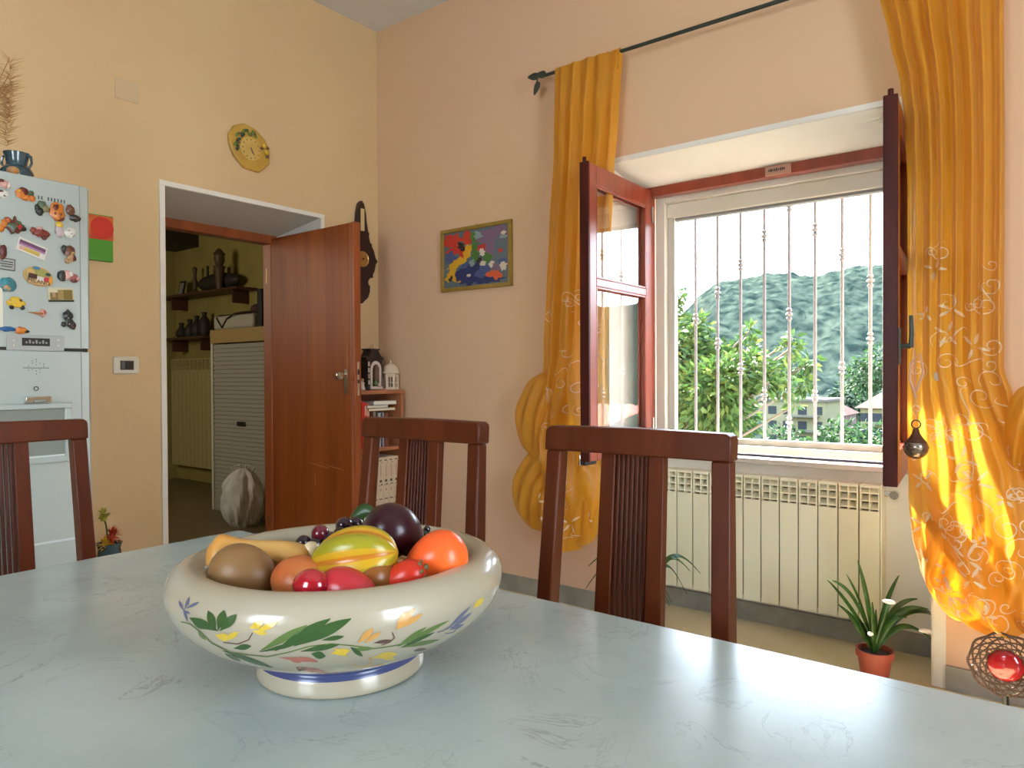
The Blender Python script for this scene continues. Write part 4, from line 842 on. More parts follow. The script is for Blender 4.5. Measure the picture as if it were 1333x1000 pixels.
# banjo barometer
cx, cz = wp(468, 338); t = thing('banjo_barometer', (cx, DW, cz-.25), 'dark carved wooden barometer with brass dial, half behind the open door', 'barometer')
half = [(0, .345), (.020, .325), (.034, .27), (.040, .215), (.052, .165), (.060, .16), (.056, .14), (.065, .105), (.078, .10), (.078, .085), (.095, .06), (.107, .02), (.124, .0), (.108, -.02), (.098, -.06), (.084, -.085), (.088, -.10), (.062, -.105), (.048, -.125), (.050, -.145), (.062, -.15), (.060, -.19), (.045, -.225), (.025, -.24), (.0, -.262)]
cx -= .002
out = [(a, b) for a, b in half]+[(-a, b) for a, b in half[-2:0:-1]]
MB().prism(out, lambda a, b, d: (cx+a*.98, DW-d, cz+b), 0, .028).build('body', mat('dark_walnut', (.035, .012, .010), .4, (.022, .008, .008), 12, (2, 2, .4), bump=.05), t, .005)
MB().lathe([(.046, .027), (.046, .034), (.042, .036), (.038, .033), (0, .033)], (cx, DW, cz+.0), 36, rot=q).build('dial', BRASS, t)
MB().lathe([(.006, .034), (.005, .038), (0, .039)], (cx, DW, cz), 14, rot=q).build('needle_pivot', BLACK, t)
MB().box(cx-.012, cx+.014, DW-.033, DW-.027, cz+.165, cz+.295).build('thermometer', mat('ivory_scale', (.62, .45, .22), .5), t, .001)
# framed colourful picture on the window wall
a = P(576.5, 300.5, x=WW); b = P(668.4, 375, x=WW); z0, z1 = b.z+.012, a.z-.004; y0, y1 = b.y, a.y
t = thing('framed_picture', (WW, (y0+y1)/2, z0), 'colourful abstract picture in a thin gold frame on the salmon wall', 'picture')
w = MB(); fw_ = .02
w.box(WW-.022, WW-.001, y0, y1, z0, z0+fw_); w.box(WW-.022, WW-.001, y0, y1, z1-fw_, z1); w.box(WW-.022, WW-.001, y0, y0+fw_, z0+fw_, z1-fw_); w.box(WW-.022, WW-.001, y1-fw_, y1, z0+fw_, z1-fw_)
w.build('frame', mat('olive_gold', (.30, .19, .03), .45, (.24, .15, .025), 20), t, .002)
ARTC = [(.30, .29, .27), (.60, .33, .015), (.50, .035, .02), (.02, .03, .12), (.06, .09, .22), (.06, .17, .03), (.18, .11, .18), (.60, .52, .42), (.02, .015, .02), (.22, .30, .32), (.10, .14, .16), (.62, .10, .03)]
w = MB(); w.box(WW-.012, WW-.002, y0+fw_, y1-fw_, z0+fw_, z1-fw_, 10)
IW, IH = y1-y0-2*fw_, z1-z0-2*fw_; lay = [0]
def art(u, v, ru, rv, ci, sd, ang=0, wob=.35):
    lay[0] += 1; xx = WW-.0122-lay[0]*.00003; rn = random.Random(sd); n_ = 22; k = [rn.uniform(1-wob, 1+wob) for _ in range(n_)]
    vs = []
    for i in range(n_):
        a_ = 2*PI*i/n_; p_ = ru*k[i]*math.cos(a_); q_ = rv*k[i]*math.sin(a_); uu = u+p_*math.cos(ang)-q_*math.sin(ang); v2 = v+p_*math.sin(ang)+q_*math.cos(ang)
        uu = min(max(uu, 0), 1); v2 = min(max(v2, 0), 1); vs.append((xx, y1-fw_-uu*IW, z0+fw_+v2*IH))
    w.add(vs, [tuple(range(n_))], ci)
for u, v, ru, rv, ci, ang in [(.12,.85,.16,.12,2,.2),(.38,.86,.10,.12,2,-.4),(.2,.66,.2,.06,2,.1),(.1,.55,.1,.1,4,0),(.28,.72,.05,.1,8,.3),(.5,.86,.09,.12,5,.5),(.56,.84,.07,.11,9,.4),(.78,.8,.2,.18,6,.2),(.7,.6,.14,.14,6,0),(.85,.6,.08,.2,10,0),
        (.38,.62,.07,.17,1,-.5),(.3,.5,.13,.06,1,.7),(.18,.42,.14,.08,1,.5),(.12,.25,.07,.13,1,-.5),(.2,.14,.06,.08,1,.8),(.11,.17,.03,.06,8,-.5),(.5,.55,.05,.2,5,.1),(.6,.66,.07,.06,2,.2),(.61,.57,.04,.06,7,.2),(.68,.46,.07,.09,5,0),(.57,.38,.06,.1,8,0),
        (.45,.3,.14,.14,3,.2),(.32,.32,.07,.12,4,-.4),(.3,.2,.1,.12,3,.2),(.45,.12,.2,.09,3,.1),(.62,.22,.12,.12,4,.5),(.72,.08,.2,.07,3,0),(.4,.19,.03,.025,7,0),(.62,.38,.05,.04,7,0),(.75,.33,.05,.06,7,.3),(.8,.28,.05,.09,6,0),(.82,.15,.08,.08,11,.3),(.72,.17,.06,.06,11,0),(.91,.38,.06,.06,4,0),(.92,.28,.05,.08,7,0),(.88,.56,.03,.04,2,0),(.93,.86,.05,.03,7,0),(.92,.79,.06,.03,9,0),(.27,.6,.03,.1,2,.4),(.45,.4,.04,.06,9,0),(.15,.05,.12,.05,10,0)]:
    art(u, v, ru, rv, ci, int(u*100+v*1000), ang)
w.build('picture_print', [mat('art_%d' % i, c_, .5) for i, c_ in enumerate(ARTC)], t)
q2 = [(WW-.003, (y0+y1)/2-.02, z1-.01), (WW-.003, (y0+y1)/2, z1+.016), (WW-.003, (y0+y1)/2+.02, z1-.01)]; MB().tube(q2, .0012, 6).build('hanging_wire', BRASS, t)
# ------------------------------------------------------------------ bookcase in the corner with its contents
BX0, BX1, BY0, BY1 = 2.565, 2.915, 3.04, 3.275
t = thing('bookcase', ((BX0+BX1)/2, 3.16, 0), 'low reddish wooden bookcase in the corner behind the open door', 'bookcase')
MB().box(BX1-.022, BX1, BY0, BY1, 0, 1.022).build('side_panel', SHELFW, t, .002); MB().box(BX0, BX0+.022, BY0, BY1, 0, 1.022).build('side_panel', SHELFW, t, .002)
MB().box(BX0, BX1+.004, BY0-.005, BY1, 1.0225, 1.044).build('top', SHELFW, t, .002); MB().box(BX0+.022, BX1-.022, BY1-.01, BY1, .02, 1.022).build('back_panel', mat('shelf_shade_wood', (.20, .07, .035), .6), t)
for z in (.03, .372, .700): MB().box(BX0+.022, BX1-.022, BY0+.004, BY1-.011, z, z+.02).build('shelf', SHELFW, t, .002)
def book(name, x0, x1, z0, z1, c, label, dy=.0, depth=.16, text=None, cat='book', grp=None, rough=.5, y=None):
    yf = (BY0+.02+dy) if y is None else y; b = thing(name, ((x0+x1)/2, yf+depth/2, z0), label, cat, grp)
    col = mat('cover_%d_%d_%d' % tuple(int(v*1000) for v in c), c, rough)
    th = .0018
    if x1-x0 < z1-z0:
        w_ = MB(); w_.box(x0, x0+th, yf, yf+depth, z0, z1); w_.box(x1-th, x1, yf, yf+depth, z0, z1); w_.box(x0+th, x1-th, yf, yf+th, z0, z1); w_.build('cover', col, b, .0006)
        MB().box(x0+th, x1-th, yf+th, yf+depth-.003, z0+.003, z1-.003).build('pages', PAPER, b)
    else:
        w_ = MB(); w_.box(x0, x1, yf, yf+depth, z0, z0+th); w_.box(x0, x1, yf, yf+depth, z1-th, z1); w_.box(x0, x0+th, yf, yf+depth, z0+th, z1-th); w_.build('cover', col, b, .0006)
        MB().box(x0+th, x1-.003, yf+.003, yf+depth-.003, z0+th, z1-th).build('pages', PAPER, b)
    return b, yf
zb = .7202
g1 = 'books on the upper shelf'
specs = [(.020, .262, (.55, .02, .015), 'tall bright red book, leftmost visible on the upper shelf'), (.018, .255, (.60, .045, .03), 'second tall red book with a pinkish white band on the upper shelf'),
         (.022, .250, (.62, .14, .06), 'orange-red book right of the two red ones'), (.018, .205, (.07, .03, .025), 'dark brown book beside the orange-red one'), (.020, .205, (.30, .22, .16), 'tan book in the middle of the upper shelf'), (.016, .200, (.03, .03, .035), 'black book between tan and grey ones'),
         (.014, .195, (.42, .42, .40), 'light grey thin book on the upper shelf'), (.016, .20, (.05, .05, .07), 'near black thin book right of the grey one'), (.013, .195, (.35, .37, .40), 'silver-grey thin book at the right of the shelf'), (.022, .19, (.20, .06, .04), 'brown-red book leaning place next to the side panel')]
x = BX0+.052
for i, (tw, hh, c_, lb) in enumerate(specs):
    b, yf = book('book', x, x+tw, zb, zb+hh, c_, lb, grp=g1, dy=.004*(i % 3))
    if i in (1, 2):
        w_ = MB(); w_.box(x+.002, x+tw-.002, yf-.0006, yf+.0002, zb+hh*.72, zb+hh*.93); w_.build('spine_band', mat('pinkish_paper', (.65, .38, .30), .6), b)
    elif i in (3, 4, 5, 7):
        w_ = MB()
        for k in range(5): w_.box(x+.004, x+tw-.004, yf-.0006, yf+.0002, zb+hh*(.25+.12*k), zb+hh*(.31+.12*k))
        w_.build('spine_lettering', mat('spine_tan', (.34, .22, .14), .6), b)
    x += tw+.0015
book('book', BX0+.10, BX1-.045, zb+.2065, zb+.222, (.50, .34, .03), 'flat yellow book lying on top of the upright books', grp=g1, depth=.15)
book('book', BX0+.09, BX1-.10, zb+.2225, zb+.240, (.035, .035, .045), 'flat black book lying on the yellow one', grp=g1, depth=.15)
book('book', BX0+.14, BX1-.035, zb+.2405, zb+.262, (.55, .55, .53), 'flat white book topmost of the lying pile', grp=g1, depth=.14)
zb = .3925; x = BX0+.028; dkm = mat('spine_ornament', (.10, .07, .055), .6); rdm = mat('spine_rose', (.45, .16, .11), .6)
vols = [(.03, 'dark wine book left end of the lower shelf', (.10, .015, .015)), (.028, 'brown book beside the wine-coloured one on the lower shelf', (.12, .04, .02))]
for tw, lb, c_ in vols: book('book', x, x+tw, zb, zb+.24, c_, lb, grp='books on the lower shelf'); x += tw+.0015
for i in range(6):
    tw = .0385; lb = ['first from the left, next to the brown book', 'second from the left', 'third from the left', 'fourth from the left', 'fifth from the left, left of the last one', 'last at the right, touching the side panel'][i]
    b, yf = book('encyclopedia_volume', x, x+tw, zb, zb+.268, (.62, .49, .34), 'cream volume with small black spine ornaments, '+lb, grp='cream volumes on the lower shelf')
    w_ = MB(); cx = x+tw/2
    def el(dx, z, rx_, rz_, mi=0): w_.ell((cx+dx, yf-.0003, zb+z), (rx_, .0008, rz_), None, 10, 6, mi)
    el(0, .252, .009, .004); el(-.011, .252, .003, .002); el(.009, .238, .003, .004); el(0, .135, .010, .008); el(0, .135, .005, .004, 1); el(-.008, .110, .003, .005); el(.006, .115, .007, .005); el(0, .085, .004, .009, 1)
    for k in range(9): w_.box(cx-.004, cx+.004, yf-.0006, yf+.0002, zb+.158+k*.008, zb+.1625+k*.008, 1)
    w_.box(cx-.012, cx+.012, yf-.0006, yf+.0002, zb+.03, zb+.036, 0)
    w_.build('spine_ornament', [dkm, rdm], b); x += tw+.001
# ornaments on the bookcase
c = Vector((P(484, 500, y=3.15).x, 3.15, 1.0445)); t = thing('lantern', c, 'black carriage lantern with a white arched niche, on the bookcase', 'lantern')
out = [(-.062, 0), (.062, 0), (.062, .020), (.056, .03), (.056, .165), (.066, .172), (.066, .188), (.05, .192), (.036, .212), (.028, .225), (.042, .228), (.042, .236), (-.042, .236), (-.042, .228), (-.028, .225), (-.036, .212), (-.05, .192), (-.066, .188), (-.066, .172), (-.056, .165), (-.056, .03), (-.062, .020)]
MB().prism(out, lambda a, b, d: (c.x+a*.98, c.y+d, c.z+b), -.03, .04).build('housing', mat('lantern_black', (.02, .012, .012), .35), t, .003)
wm = mat('lantern_white', (.62, .52, .46), .5)
arch = [(-.040, .015)]+[(-.040, .12)]+[(.040*math.cos(a), .12+.045*math.sin(a)) for a in [PI-PI*i/10 for i in range(1, 10)]]+[(.040, .12), (.040, .015), (.026, .015), (.026, .11)]+[(.026*math.cos(a), .115+.030*math.sin(a)) for a in [PI*i/10 for i in range(1, 10)]]+[(-.026, .11), (-.026, .015)]
MB().prism(arch, lambda a, b, d: (c.x+a, c.y+d, c.z+b), -.038, -.029).build('arch', wm, t, .002)
w = MB(); w.box(c.x-.045, c.x+.045, c.y-.045, c.y-.03, c.z+.004, c.z+.02)
for k in range(4): w.box(c.x-.054, c.x-.042, c.y-.034, c.y-.029, c.z+.03+k*.035, c.z+.055+k*.035)
w.build('sill', wm, t, .002)
w = MB(); w.lathe([(.016, 0), (.018, .03), (.010, .055), (.012, .075), (.008, .09), (0, .092)], (c.x+.002, c.y-.034, c.z+.055), 16); w.build('figurine', mat('figurine_brown', (.16, .08, .06), .6), t)
w = MB(); w.ell((c.x-.008, c.y-.044, c.z+.038), (.014, .008, .018), mi=0); w.ell((c.x+.014, c.y-.046, c.z+.028), (.012, .008, .012), mi=1); w.build('flower_spray', [mat('spray_green', (.12, .18, .05), .6), wm], t)
w = MB(); w.tube([(c.x+.011*math.cos(a), c.y, c.z+.247+.011*math.sin(a)) for a in [2*PI*i/16 for i in range(17)]], .002, 6); w.build('hanging_ring', BRASS, t)
c = Vector((P(510, 503, y=3.12).x, 3.13, 1.0445)); t = thing('dome_lantern', c, 'cream openwork lantern house with domed roof, right on the bookcase', 'lantern')
LC = mat('lantern_cream', (.62, .50, .36), .55); w = MB()
n_ = 6; rr = .048
for k in range(n_):
    a0 = R(k*60+15); a1 = R(k*60+75); p0 = Vector((math.cos(a0)*rr, math.sin(a0)*rr, 0)); p1 = Vector((math.cos(a1)*rr, math.sin(a1)*rr, 0)); d_ = (p1-p0)
    def bar(s0, s1, z0, z1): 
        a = p0+d_*s0; b = p0+d_*s1; nrm = Vector((-(a+b).x, -(a+b).y, 0)).normalized()*.003
        w.hexa([c+a+Vector((0,0,z0)), c+b+Vector((0,0,z0)), c+b+nrm+Vector((0,0,z0)), c+a+nrm+Vector((0,0,z0))], [c+a+Vector((0,0,z1)), c+b+Vector((0,0,z1)), c+b+nrm+Vector((0,0,z1)), c+a+nrm+Vector((0,0,z1))])
    bar(0, .22, 0, .092); bar(.78, 1, 0, .092); bar(.22, .78, 0, .014); bar(.22, .78, .074, .092); bar(.46, .54, .014, .074); bar(.22, .78, .038, .043)
w.lathe([(.047, 0), (.047, .004), (0, .004)], c, 6); w.build('walls', LC, t)
MB().lathe([(.052, .092), (.055, .096), (.050, .100), (.047, .118), (.038, .136), (.022, .148), (.010, .153), (.006, .158), (.008, .163), (.004, .170), (.001, .178), (0, .179)], c, 24, wob=lambda a, z: 1+.02*math.cos(6*a)).build('dome', LC, t)
c = Vector((P(494, 506, y=3.09).x, 3.068, 1.0445)); tag(MB().lathe([(.028, 0), (.033, .003), (.032, .005), (.026, .004), (0, .004)], c, 28).build('pink_dish', mat('pink_glaze', (.60, .27, .20), .3)), 'small flat pink dish in front of the lanterns', 'dish')
c = Vector((P(472, 500, y=3.09).x-.002, 3.09, 1.0445)); t = thing('angel_figurine', c, 'pale little porcelain figurine at the bookcase edge beside the door', 'figurine')
MB().lathe([(.016, 0), (.018, .005), (.010, .03), (.013, .042), (.006, .05), (0, .05)], c, 18).build('dress', wm, t); MB().ell(c+Vector((0, 0, .057)), .009).build('head', mat('porcelain_pink', (.62, .36, .28), .4), t)
# artificial flowers by the fridge
c = P(142, 700, y=2.98); c.z = 0
t = thing('artificial_flowers', c, 'red and yellow artificial flowers in a floor vase behind the fridge corner', 'flowers')
MB().lathe([(.05, 0), (.07, .06), (.075, .2), (.05, .38), (.04, .45), (.048, .47), (.04, .465), (.03, .4)], c, 28).build('vase', VG, t)
hd = P(142, 703, y=2.98); 
for px, py, m_, r_, nm in ((146, 697, mat('petal_red', (.55, .05, .015), .5), .042, 'red_flower'), (137, 708, mat('petal_yellow', (.65, .38, .02), .5), .036, 'yellow_flower'), (134, 670, mat('petal_lime', (.40, .36, .04), .5), .030, 'lime_flower'), (147, 712, mat('petal_dark', (.07, .01, .01), .5), .02, 'dark_flower')):
    q_ = P(px, py, y=2.96+random.uniform(-.02, .02)); w = MB()
    for k in range(46):
        d_ = Vector((random.gauss(0, 1), random.gauss(0, 1)-.5, random.gauss(0, 1))).normalized(); s_ = d_.cross(Vector((0, 0, 1))).normalized()*.006
        w.add([q_, q_+d_*r_*.6+s_, q_+d_*r_, q_+d_*r_*.6-s_], [(0, 1, 2, 3)])
    w.ell(q_, r_*.3); w.build(nm, m_, t, sharp=180)
    MB().tube([q_, (q_+c)*.5+Vector((0, 0, .25)), c+Vector((0, 0, .44))], .003, 6).build('flower_stem', LEAFD, t)
# ------------------------------------------------------------------ potted plants on the floor
def blades(c, specs, wd=.011):
    w_ = MB()
    for (dx, dz, arch_, fwd) in specs:
        n_ = 16; vs = []
        for i in range(n_+1):
            s_ = i/n_; p_ = c+VR*dx*(s_**1.15)+VF*fwd*s_+Vector((0, 0, dz*s_+arch_*math.sin(PI*s_*.95)*1.0-abs(min(dz, 0))*0))
            ww = wd*(math.sin(PI*min(.98, .18+.80*s_))**.75); 
            side = (VF*.55+VR*(-.35 if dx > 0 else .35)+Vector((0, 0, .65 if abs(dx) > .05 else .1))).normalized()
            if abs(dx) < .08: side = (VR*.9+VF*.3).normalized()
            vs += [p_-side*ww+Vector((0, 0, .002)), p_-Vector((0, 0, ww*.35)), p_+side*ww+Vector((0, 0, .002))]
        w_.add(vs, [(i*3+c_, i*3+c_+1, (i+1)*3+c_+1, (i+1)*3+c_) for i in range(n_) for c_ in range(2)])
    return w_
def pot(name, c, label, specs, rp=.063, hp=.118):
    t = thing(name, c, label, 'potted plant', None)
    MB().lathe([(rp*.68, 0), (rp*.70, .002), (rp*.90, hp*.78), (rp*.93, hp*.78), (rp, hp*.79), (rp*1.02, hp), (rp*.93, hp), (rp*.88, hp*.8)], c, 40).build('pot', TERRA, t)
    MB().lathe([(rp*.9, hp*.86), (0, hp*.9)], c, 24).build('soil', SOIL, t)
    b = c+Vector((0, 0, hp*.86)); blades(b, specs).build('leaf_rosette', LEAFG, t, solid=.001, sharp=180)
    return t, b
c = P(1143, 838, z=.12); c = Vector((c.x-.06, c.y, 0)); k = .0029
t, b = pot('bromeliad', c, 'potted plant with long arching leaves and small white spots beside the right curtain', 
  [(-.165, .265, .06, -.02), (-.155, .255, .02, .04), (-.135, .185, -.01, -.05), (-.062, .335, .03, .0), (-.08, .27, .03, .05), (-.125, .17, .02, .02), (.115, .265, .03, .05), (.185, .155, .07, -.02), (.215, .13, .08, .02), (.235, .115, .075, .03), (.205, .035, .085, -.03), (-.03, .20, .0, -.04), (.045, .19, .0, -.02), (.02, .15, 0, .03), (.09, .14, .05, -.05), (-.05, .13, 0, .03), (.19, .17, .06, .06)])
for dx, dz, ry in ((.025, .205, .3), (.155, .10, .15), (-.04, .09, .1)):
    MB().ell(b+VR*dx-VF*.05+Vector((0, 0, dz)), (.024 if dx > 0 else .01, .007, .008), Matrix.Rotation(ry, 3, 'Y')@dirrot(VR), 14, 8).build('flower', WSPOT, t)  # small white ellipsoids set among the leaves
c = P(838, 800, z=.02); c = Vector((2.80, P(838, 700, x=2.80).y, 0))
pot('spider_plant', c, 'potted plant with drooping narrow leaves half hidden behind the chair splat',
  [(-.24, .17, .15, 0), (-.25, .06, .17, .03), (-.19, .10, .16, -.04), (-.12, .2, .06, 0), (.20, .15, .14, 0), (.25, .13, .16, .02), (.18, .05, .17, -.02), (.11, -.0, .12, 0), (.12, .02, .10, 0), (.06, .22, .03, 0), (-.05, .25, .0, 0), (.1, .10, .10, .04), (-.1, .08, .1, -.03)], .06, .115)
# red candle holder
c = P(1309, 866, x=2.72); c0 = Vector((c.x, c.y, 0)); t = thing('candle_holder', c0, 'round dark wirework candle holder with a red glass centre by the wall', 'candle holder')
fc = (CAM-c); fc.z = 0; fc.normalize(); rr_ = fc.to_track_quat('Z', 'Y').to_matrix(); RD = .098
w = MB()
for rad in (.098, .088, .078, .068, .058, .05):
    n_ = 56; pts = [c+rr_@Vector(((rad+.003*math.sin(9*a+rad*300))*math.cos(a), (rad+.003*math.sin(9*a+rad*300))*math.sin(a), .008*math.cos((rad/.098)*1.3))) for a in [2*PI*i/n_ for i in range(n_+1)]]
    w.tube(pts, .0028 if rad < .09 else .004, 6)
for k in range(30):
    a = 2*PI*k/30; w.tube([c+rr_@Vector((r0*math.cos(a+(r0-.05)*5), r0*math.sin(a+(r0-.05)*5), .006)) for r0 in (.048, .06, .075, .098)], .0018, 5)
w.build('wire_disc', mat('brown_wire', (.06, .022, .012), .45), t)
MB().lathe([(.05, -.004), (.05, .006), (.044, .014), (.03, .020), (.012, .023), (0, .0235)], c, 36, rot=rr_).build('red_glass', mat('red_glass', (.35, .005, .008), .12, coat=.8), t, sharp=60)
w = MB(); w.tube([c-Vector((0, 0, .095)), c0+Vector((0, 0, .012))], [.009, .012], 10); w.lathe([(.05, 0), (.05, .006), (.014, .012), (0, .013)], c0, 24); w.build('stand', BLACK, t)
# ------------------------------------------------------------------ storage room contents
sx = SX1
ca = P(276, 663, z=0); CX = ca.x; CY1 = ca.y; CY0 = P(352, 600, x=CX).y-.1; CH = P(300, 432, x=CX, ).z
CYn = CY0
t = thing('tambour_cabinet', (CX+.2, (CY0+CY1)/2, 0), 'tall grey roller-shutter cabinet with pale wooden top in the storage room', 'cabinet')
CG = mat('cabinet_grey', (.34, .32, .27), .5); CW = mat('cabinet_top_wood', (.38, .26, .10), .5)
zt_ = P(300, 446, x=CX).z; zt2 = P(300, 428, x=CX).z
w = MB(); w.box(CX, CX+.42, CY1-.03, CY1, .0, zt_); w.build('side_panel', mat('cabinet_white', (.6, .57, .48), .5), t, .002)
w = MB(); w.box(CX, CX+.42, CY0, CY0+.03, .0, zt_); w.build('side_panel', CG, t, .002)
w = MB(); n_ = 38
for k in range(n_): z = .08+(zt_-.09)*k/n_; w.hexa([(CX+.009, CY0+.03, z), (CX+.03, CY0+.03, z), (CX+.03, CY1-.03, z), (CX+.009, CY1-.03, z)], [(CX+.019, CY0+.03, z+(zt_-.09)/n_), (CX+.03, CY0+.03, z+(zt_-.09)/n_), (CX+.03, CY1-.03, z+(zt_-.09)/n_), (CX+.019, CY1-.03, z+(zt_-.09)/n_)])
w.build('tambour_shutter', CG, t, sharp=20)
w = MB(); w.box(CX-.004, CX+.42, CY0, CY1, zt_, zt2); w.build('top_band', CW, t, .003); w = MB(); w.box(CX+.01, CX+.42, CY0+.03, CY1-.03, .0, .08); w.build('plinth', CG, t)
q_ = P(313, 552, x=CX); w = MB(); w.box(CX-.0005, CX+.014, q_.y-.055, q_.y+.055, q_.z-.018, q_.z+.018); w.build('shutter_handle', BLACK, t, .003)
bt = P(276, 412, x=CX); tag(MB().box(CX+.02, CX+.36, P(326, 420, x=CX).y, CY1-.01, zt2+.0005, bt.z).build('storage_box', mat('box_grey', (.40, .37, .30), .5), None, .02), 'low pale plastic box on the storage cabinet', 'box')
w = MB(); yb = P(297, 400, x=CX).y
w.tube([Vector((CX+.05, yb-.35, bt.z+.006)), Vector((CX-.002, yb-.1, bt.z+.006)), Vector((CX+.015, yb+.05, bt.z-.03)), Vector((CX+.012, yb+.12, bt.z-.10)), Vector((CX+.012, yb+.2, bt.z-.02)), Vector((CX+.05, yb+.22, bt.z+.006)), Vector((CX+.1, yb-.05, bt.z+.007))], .006, 6)
tag(w.build('cable', BLACK), 'black cable hanging over the edge of the pale box', 'cable')
w = MB(); w.ell((CX+.15, yb-.05, bt.z+.02), (.07, .16, .018), mi=0); w.ell((CX+.15, yb-.2, bt.z+.045), (.06, .07, .045), mi=0)
tag(w.build('cloth_bundle', mat('dark_red_cloth', (.06, .02, .02), .8)), 'dark crumpled cloth heap lying on the pale box', 'cloth')
yb = P(330, 400, x=CX).y; zb_ = P(330, 375, x=CX).z
tag(MB().box(CX+.05, CX+.3, yb-.03, yb+.03, zt2+.0005, zb_).build('binder', mat('binder_black', (.02, .025, .03), .4), None, .004), 'upright black binder at the right on the storage cabinet', 'binder')
# wall radiator in the storage room
q0 = P(222, 605, x=SX1-.1); q1 = P(272, 466, x=SX1-.1); ry0 = P(290, 500, x=SX1-.1).y; ry1 = P(215, 500, x=SX1-.1).y
t = thing('radiator', (SX1-.06, (ry0+ry1)/2, .1), 'dull yellowish radiator on the dark wall of the storage room', 'radiator')
zt_, zb_ = q1.z, max(.14, P(245, 607, x=SX1-.1).z); RD2 = mat('radiator_old', (.50, .44, .20), .5)
y = ry0; n_ = 0
while y < min(ry1+.5, SY1-.1):
    w = MB(); w.box(SX1-.10, SX1-.09, y+.003, y+.077, zb_, zt_-.12); w.box(SX1-.10, SX1-.02, y+.003, y+.077, zt_-.012, zt_); w.box(SX1-.10, SX1-.08, y+.003, y+.015, zt_-.12, zt_-.012); w.box(SX1-.10, SX1-.08, y+.065, y+.077, zt_-.12, zt_-.012); w.box(SX1-.10, SX1-.08, y+.037, y+.043, zt_-.12, zt_-.012); w.box(SX1-.10, SX1-.07, y+.003, y+.077, zt_-.07, zt_-.06)
    w.box(SX1-.09, SX1-.005, y+.035, y+.045, zb_+.02, zt_-.02); w.build('section', RD2, t); y += .08; n_ += 1
# shelves on the same wall
SHD = mat('shelf_dark', (.09, .035, .02), .5); deco = mat('dark_ornament', (.03, .025, .02), .6); deco2 = mat('bronze_ornament', (.10, .06, .03), .5)
for (pz, pya, pyb, lb) in ((386, 318, 222, 'upper'), (442, 275, 222, 'lower')):
    z_ = P(250, pz, x=SX1-.15).z; ya = P(pya, 400, x=SX1-.15).y; yb = min(P(pyb, 400, x=SX1-.15).y+.3, SY1-.02)
    t = thing('wall_shelf', (SX1-.1, (ya+yb)/2, z_), lb+' dark wooden wall shelf in the storage room', 'shelf', 'dark wall shelves in the storage room')
    MB().box(SX1-.24, SX1-.001, ya, yb, z_, z_+.025).build('board', SHD, t, .003)
    for yy in (ya+.15, yb-.25): MB().box(SX1-.18, SX1-.001, yy, yy+.02, z_-.12, z_-.001).build('bracket', SHD, t, .003)
    if lb == 'upper': zu = z_+.0255
    else: zl = z_+.0255
def sy(px): return P(px, 400, x=SX1-.12).y
c = Vector((SX1-.12, sy(237), zu)); t = thing('photo_frame', c, 'small standing photo frame on the upper storage shelf', 'photo frame')
w = MB(); w.hexa([(c.x-.02, c.y-.06, c.z), (c.x-.01, c.y-.06, c.z), (c.x-.01, c.y+.06, c.z), (c.x-.02, c.y+.06, c.z)], [(c.x+.01, c.y-.06, c.z+.16), (c.x+.02, c.y-.06, c.z+.16), (c.x+.02, c.y+.06, c.z+.16), (c.x+.01, c.y+.06, c.z+.16)]); w.build('frame', BLACK, t)
w = MB(); w.hexa([(c.x-.0215, c.y-.04, c.z+.02), (c.x-.019, c.y-.04, c.z+.02), (c.x-.019, c.y+.04, c.z+.02), (c.x-.0215, c.y+.04, c.z+.02)], [(c.x+.003, c.y-.04, c.z+.14), (c.x+.006, c.y-.04, c.z+.14), (c.x+.006, c.y+.04, c.z+.14), (c.x+.003, c.y+.04, c.z+.14)]); w.build('photo', mat('photo_grey', (.3, .3, .28), .3), t)
c = Vector((SX1-.12, sy(254), zu)); tag(MB().lathe([(.05, 0), (.055, .02), (.02, .05), (.03, .12), (.015, .18), (.02, .24), (.028, .27), (0, .29)], c, 18).build('statuette', deco2), 'slim dark statuette on the upper storage shelf', 'statuette')
c = Vector((SX1-.12, sy(284), zu)); t = thing('model_ship', c, 'dark low model ship on the upper storage shelf', 'model')
MB().ell(c+Vector((0, 0, .09)), (.07, .38, .09), None, 20, 10).build('hull', deco, t); w = MB()
for k in range(4): w.tube([c+Vector((0, -.2+k*.13, .1)), c+Vector((0, -.2+k*.13, .22+.05*(k % 2)))], .012, 6)
w.build('mast', deco, t)
c = Vector((SX1-.12, sy(297), zu+.0)); t = thing('lantern', c+Vector((-.09, 0, 0)), 'little dark table lantern in front of the model ship', 'lantern'); 
MB().lathe([(.03, 0), (.05, .2), (.06, .22), (.03, .23), (.05, .27), (.05, .33), (.06, .34), (.02, .39), (0, .4)], c+Vector((-.09, 0, 0)), 14).build('body', deco2, t)
for i, px in enumerate((236, 247, 256, 266)):
    c = Vector((SX1-.12, sy(px), zl)); tag(MB().lathe([(.04, 0), (.06, .03+.01*i), (.05, .08+.03*i), (.02, .12+.03*i), (.03, .16+.03*i), (0, .165+.03*i)], c, 16).build('jar', deco), ['squat leftmost', 'second', 'third', 'tallest rightmost'][i]+' dark jar on the lower storage shelf', 'jar', 'dark jars on the lower storage shelf')
c = P(228, 312, y=SY1-.25); tag(MB().box(c.x-.35, c.x+.18, SY1-.5, SY1-.002, c.z-.09, c.z+.14).build('wall_cupboard', mat('cupboard_dark', (.03, .02, .015), .6), None, .004), 'small dark cupboard high on the far storage wall', 'cupboard')
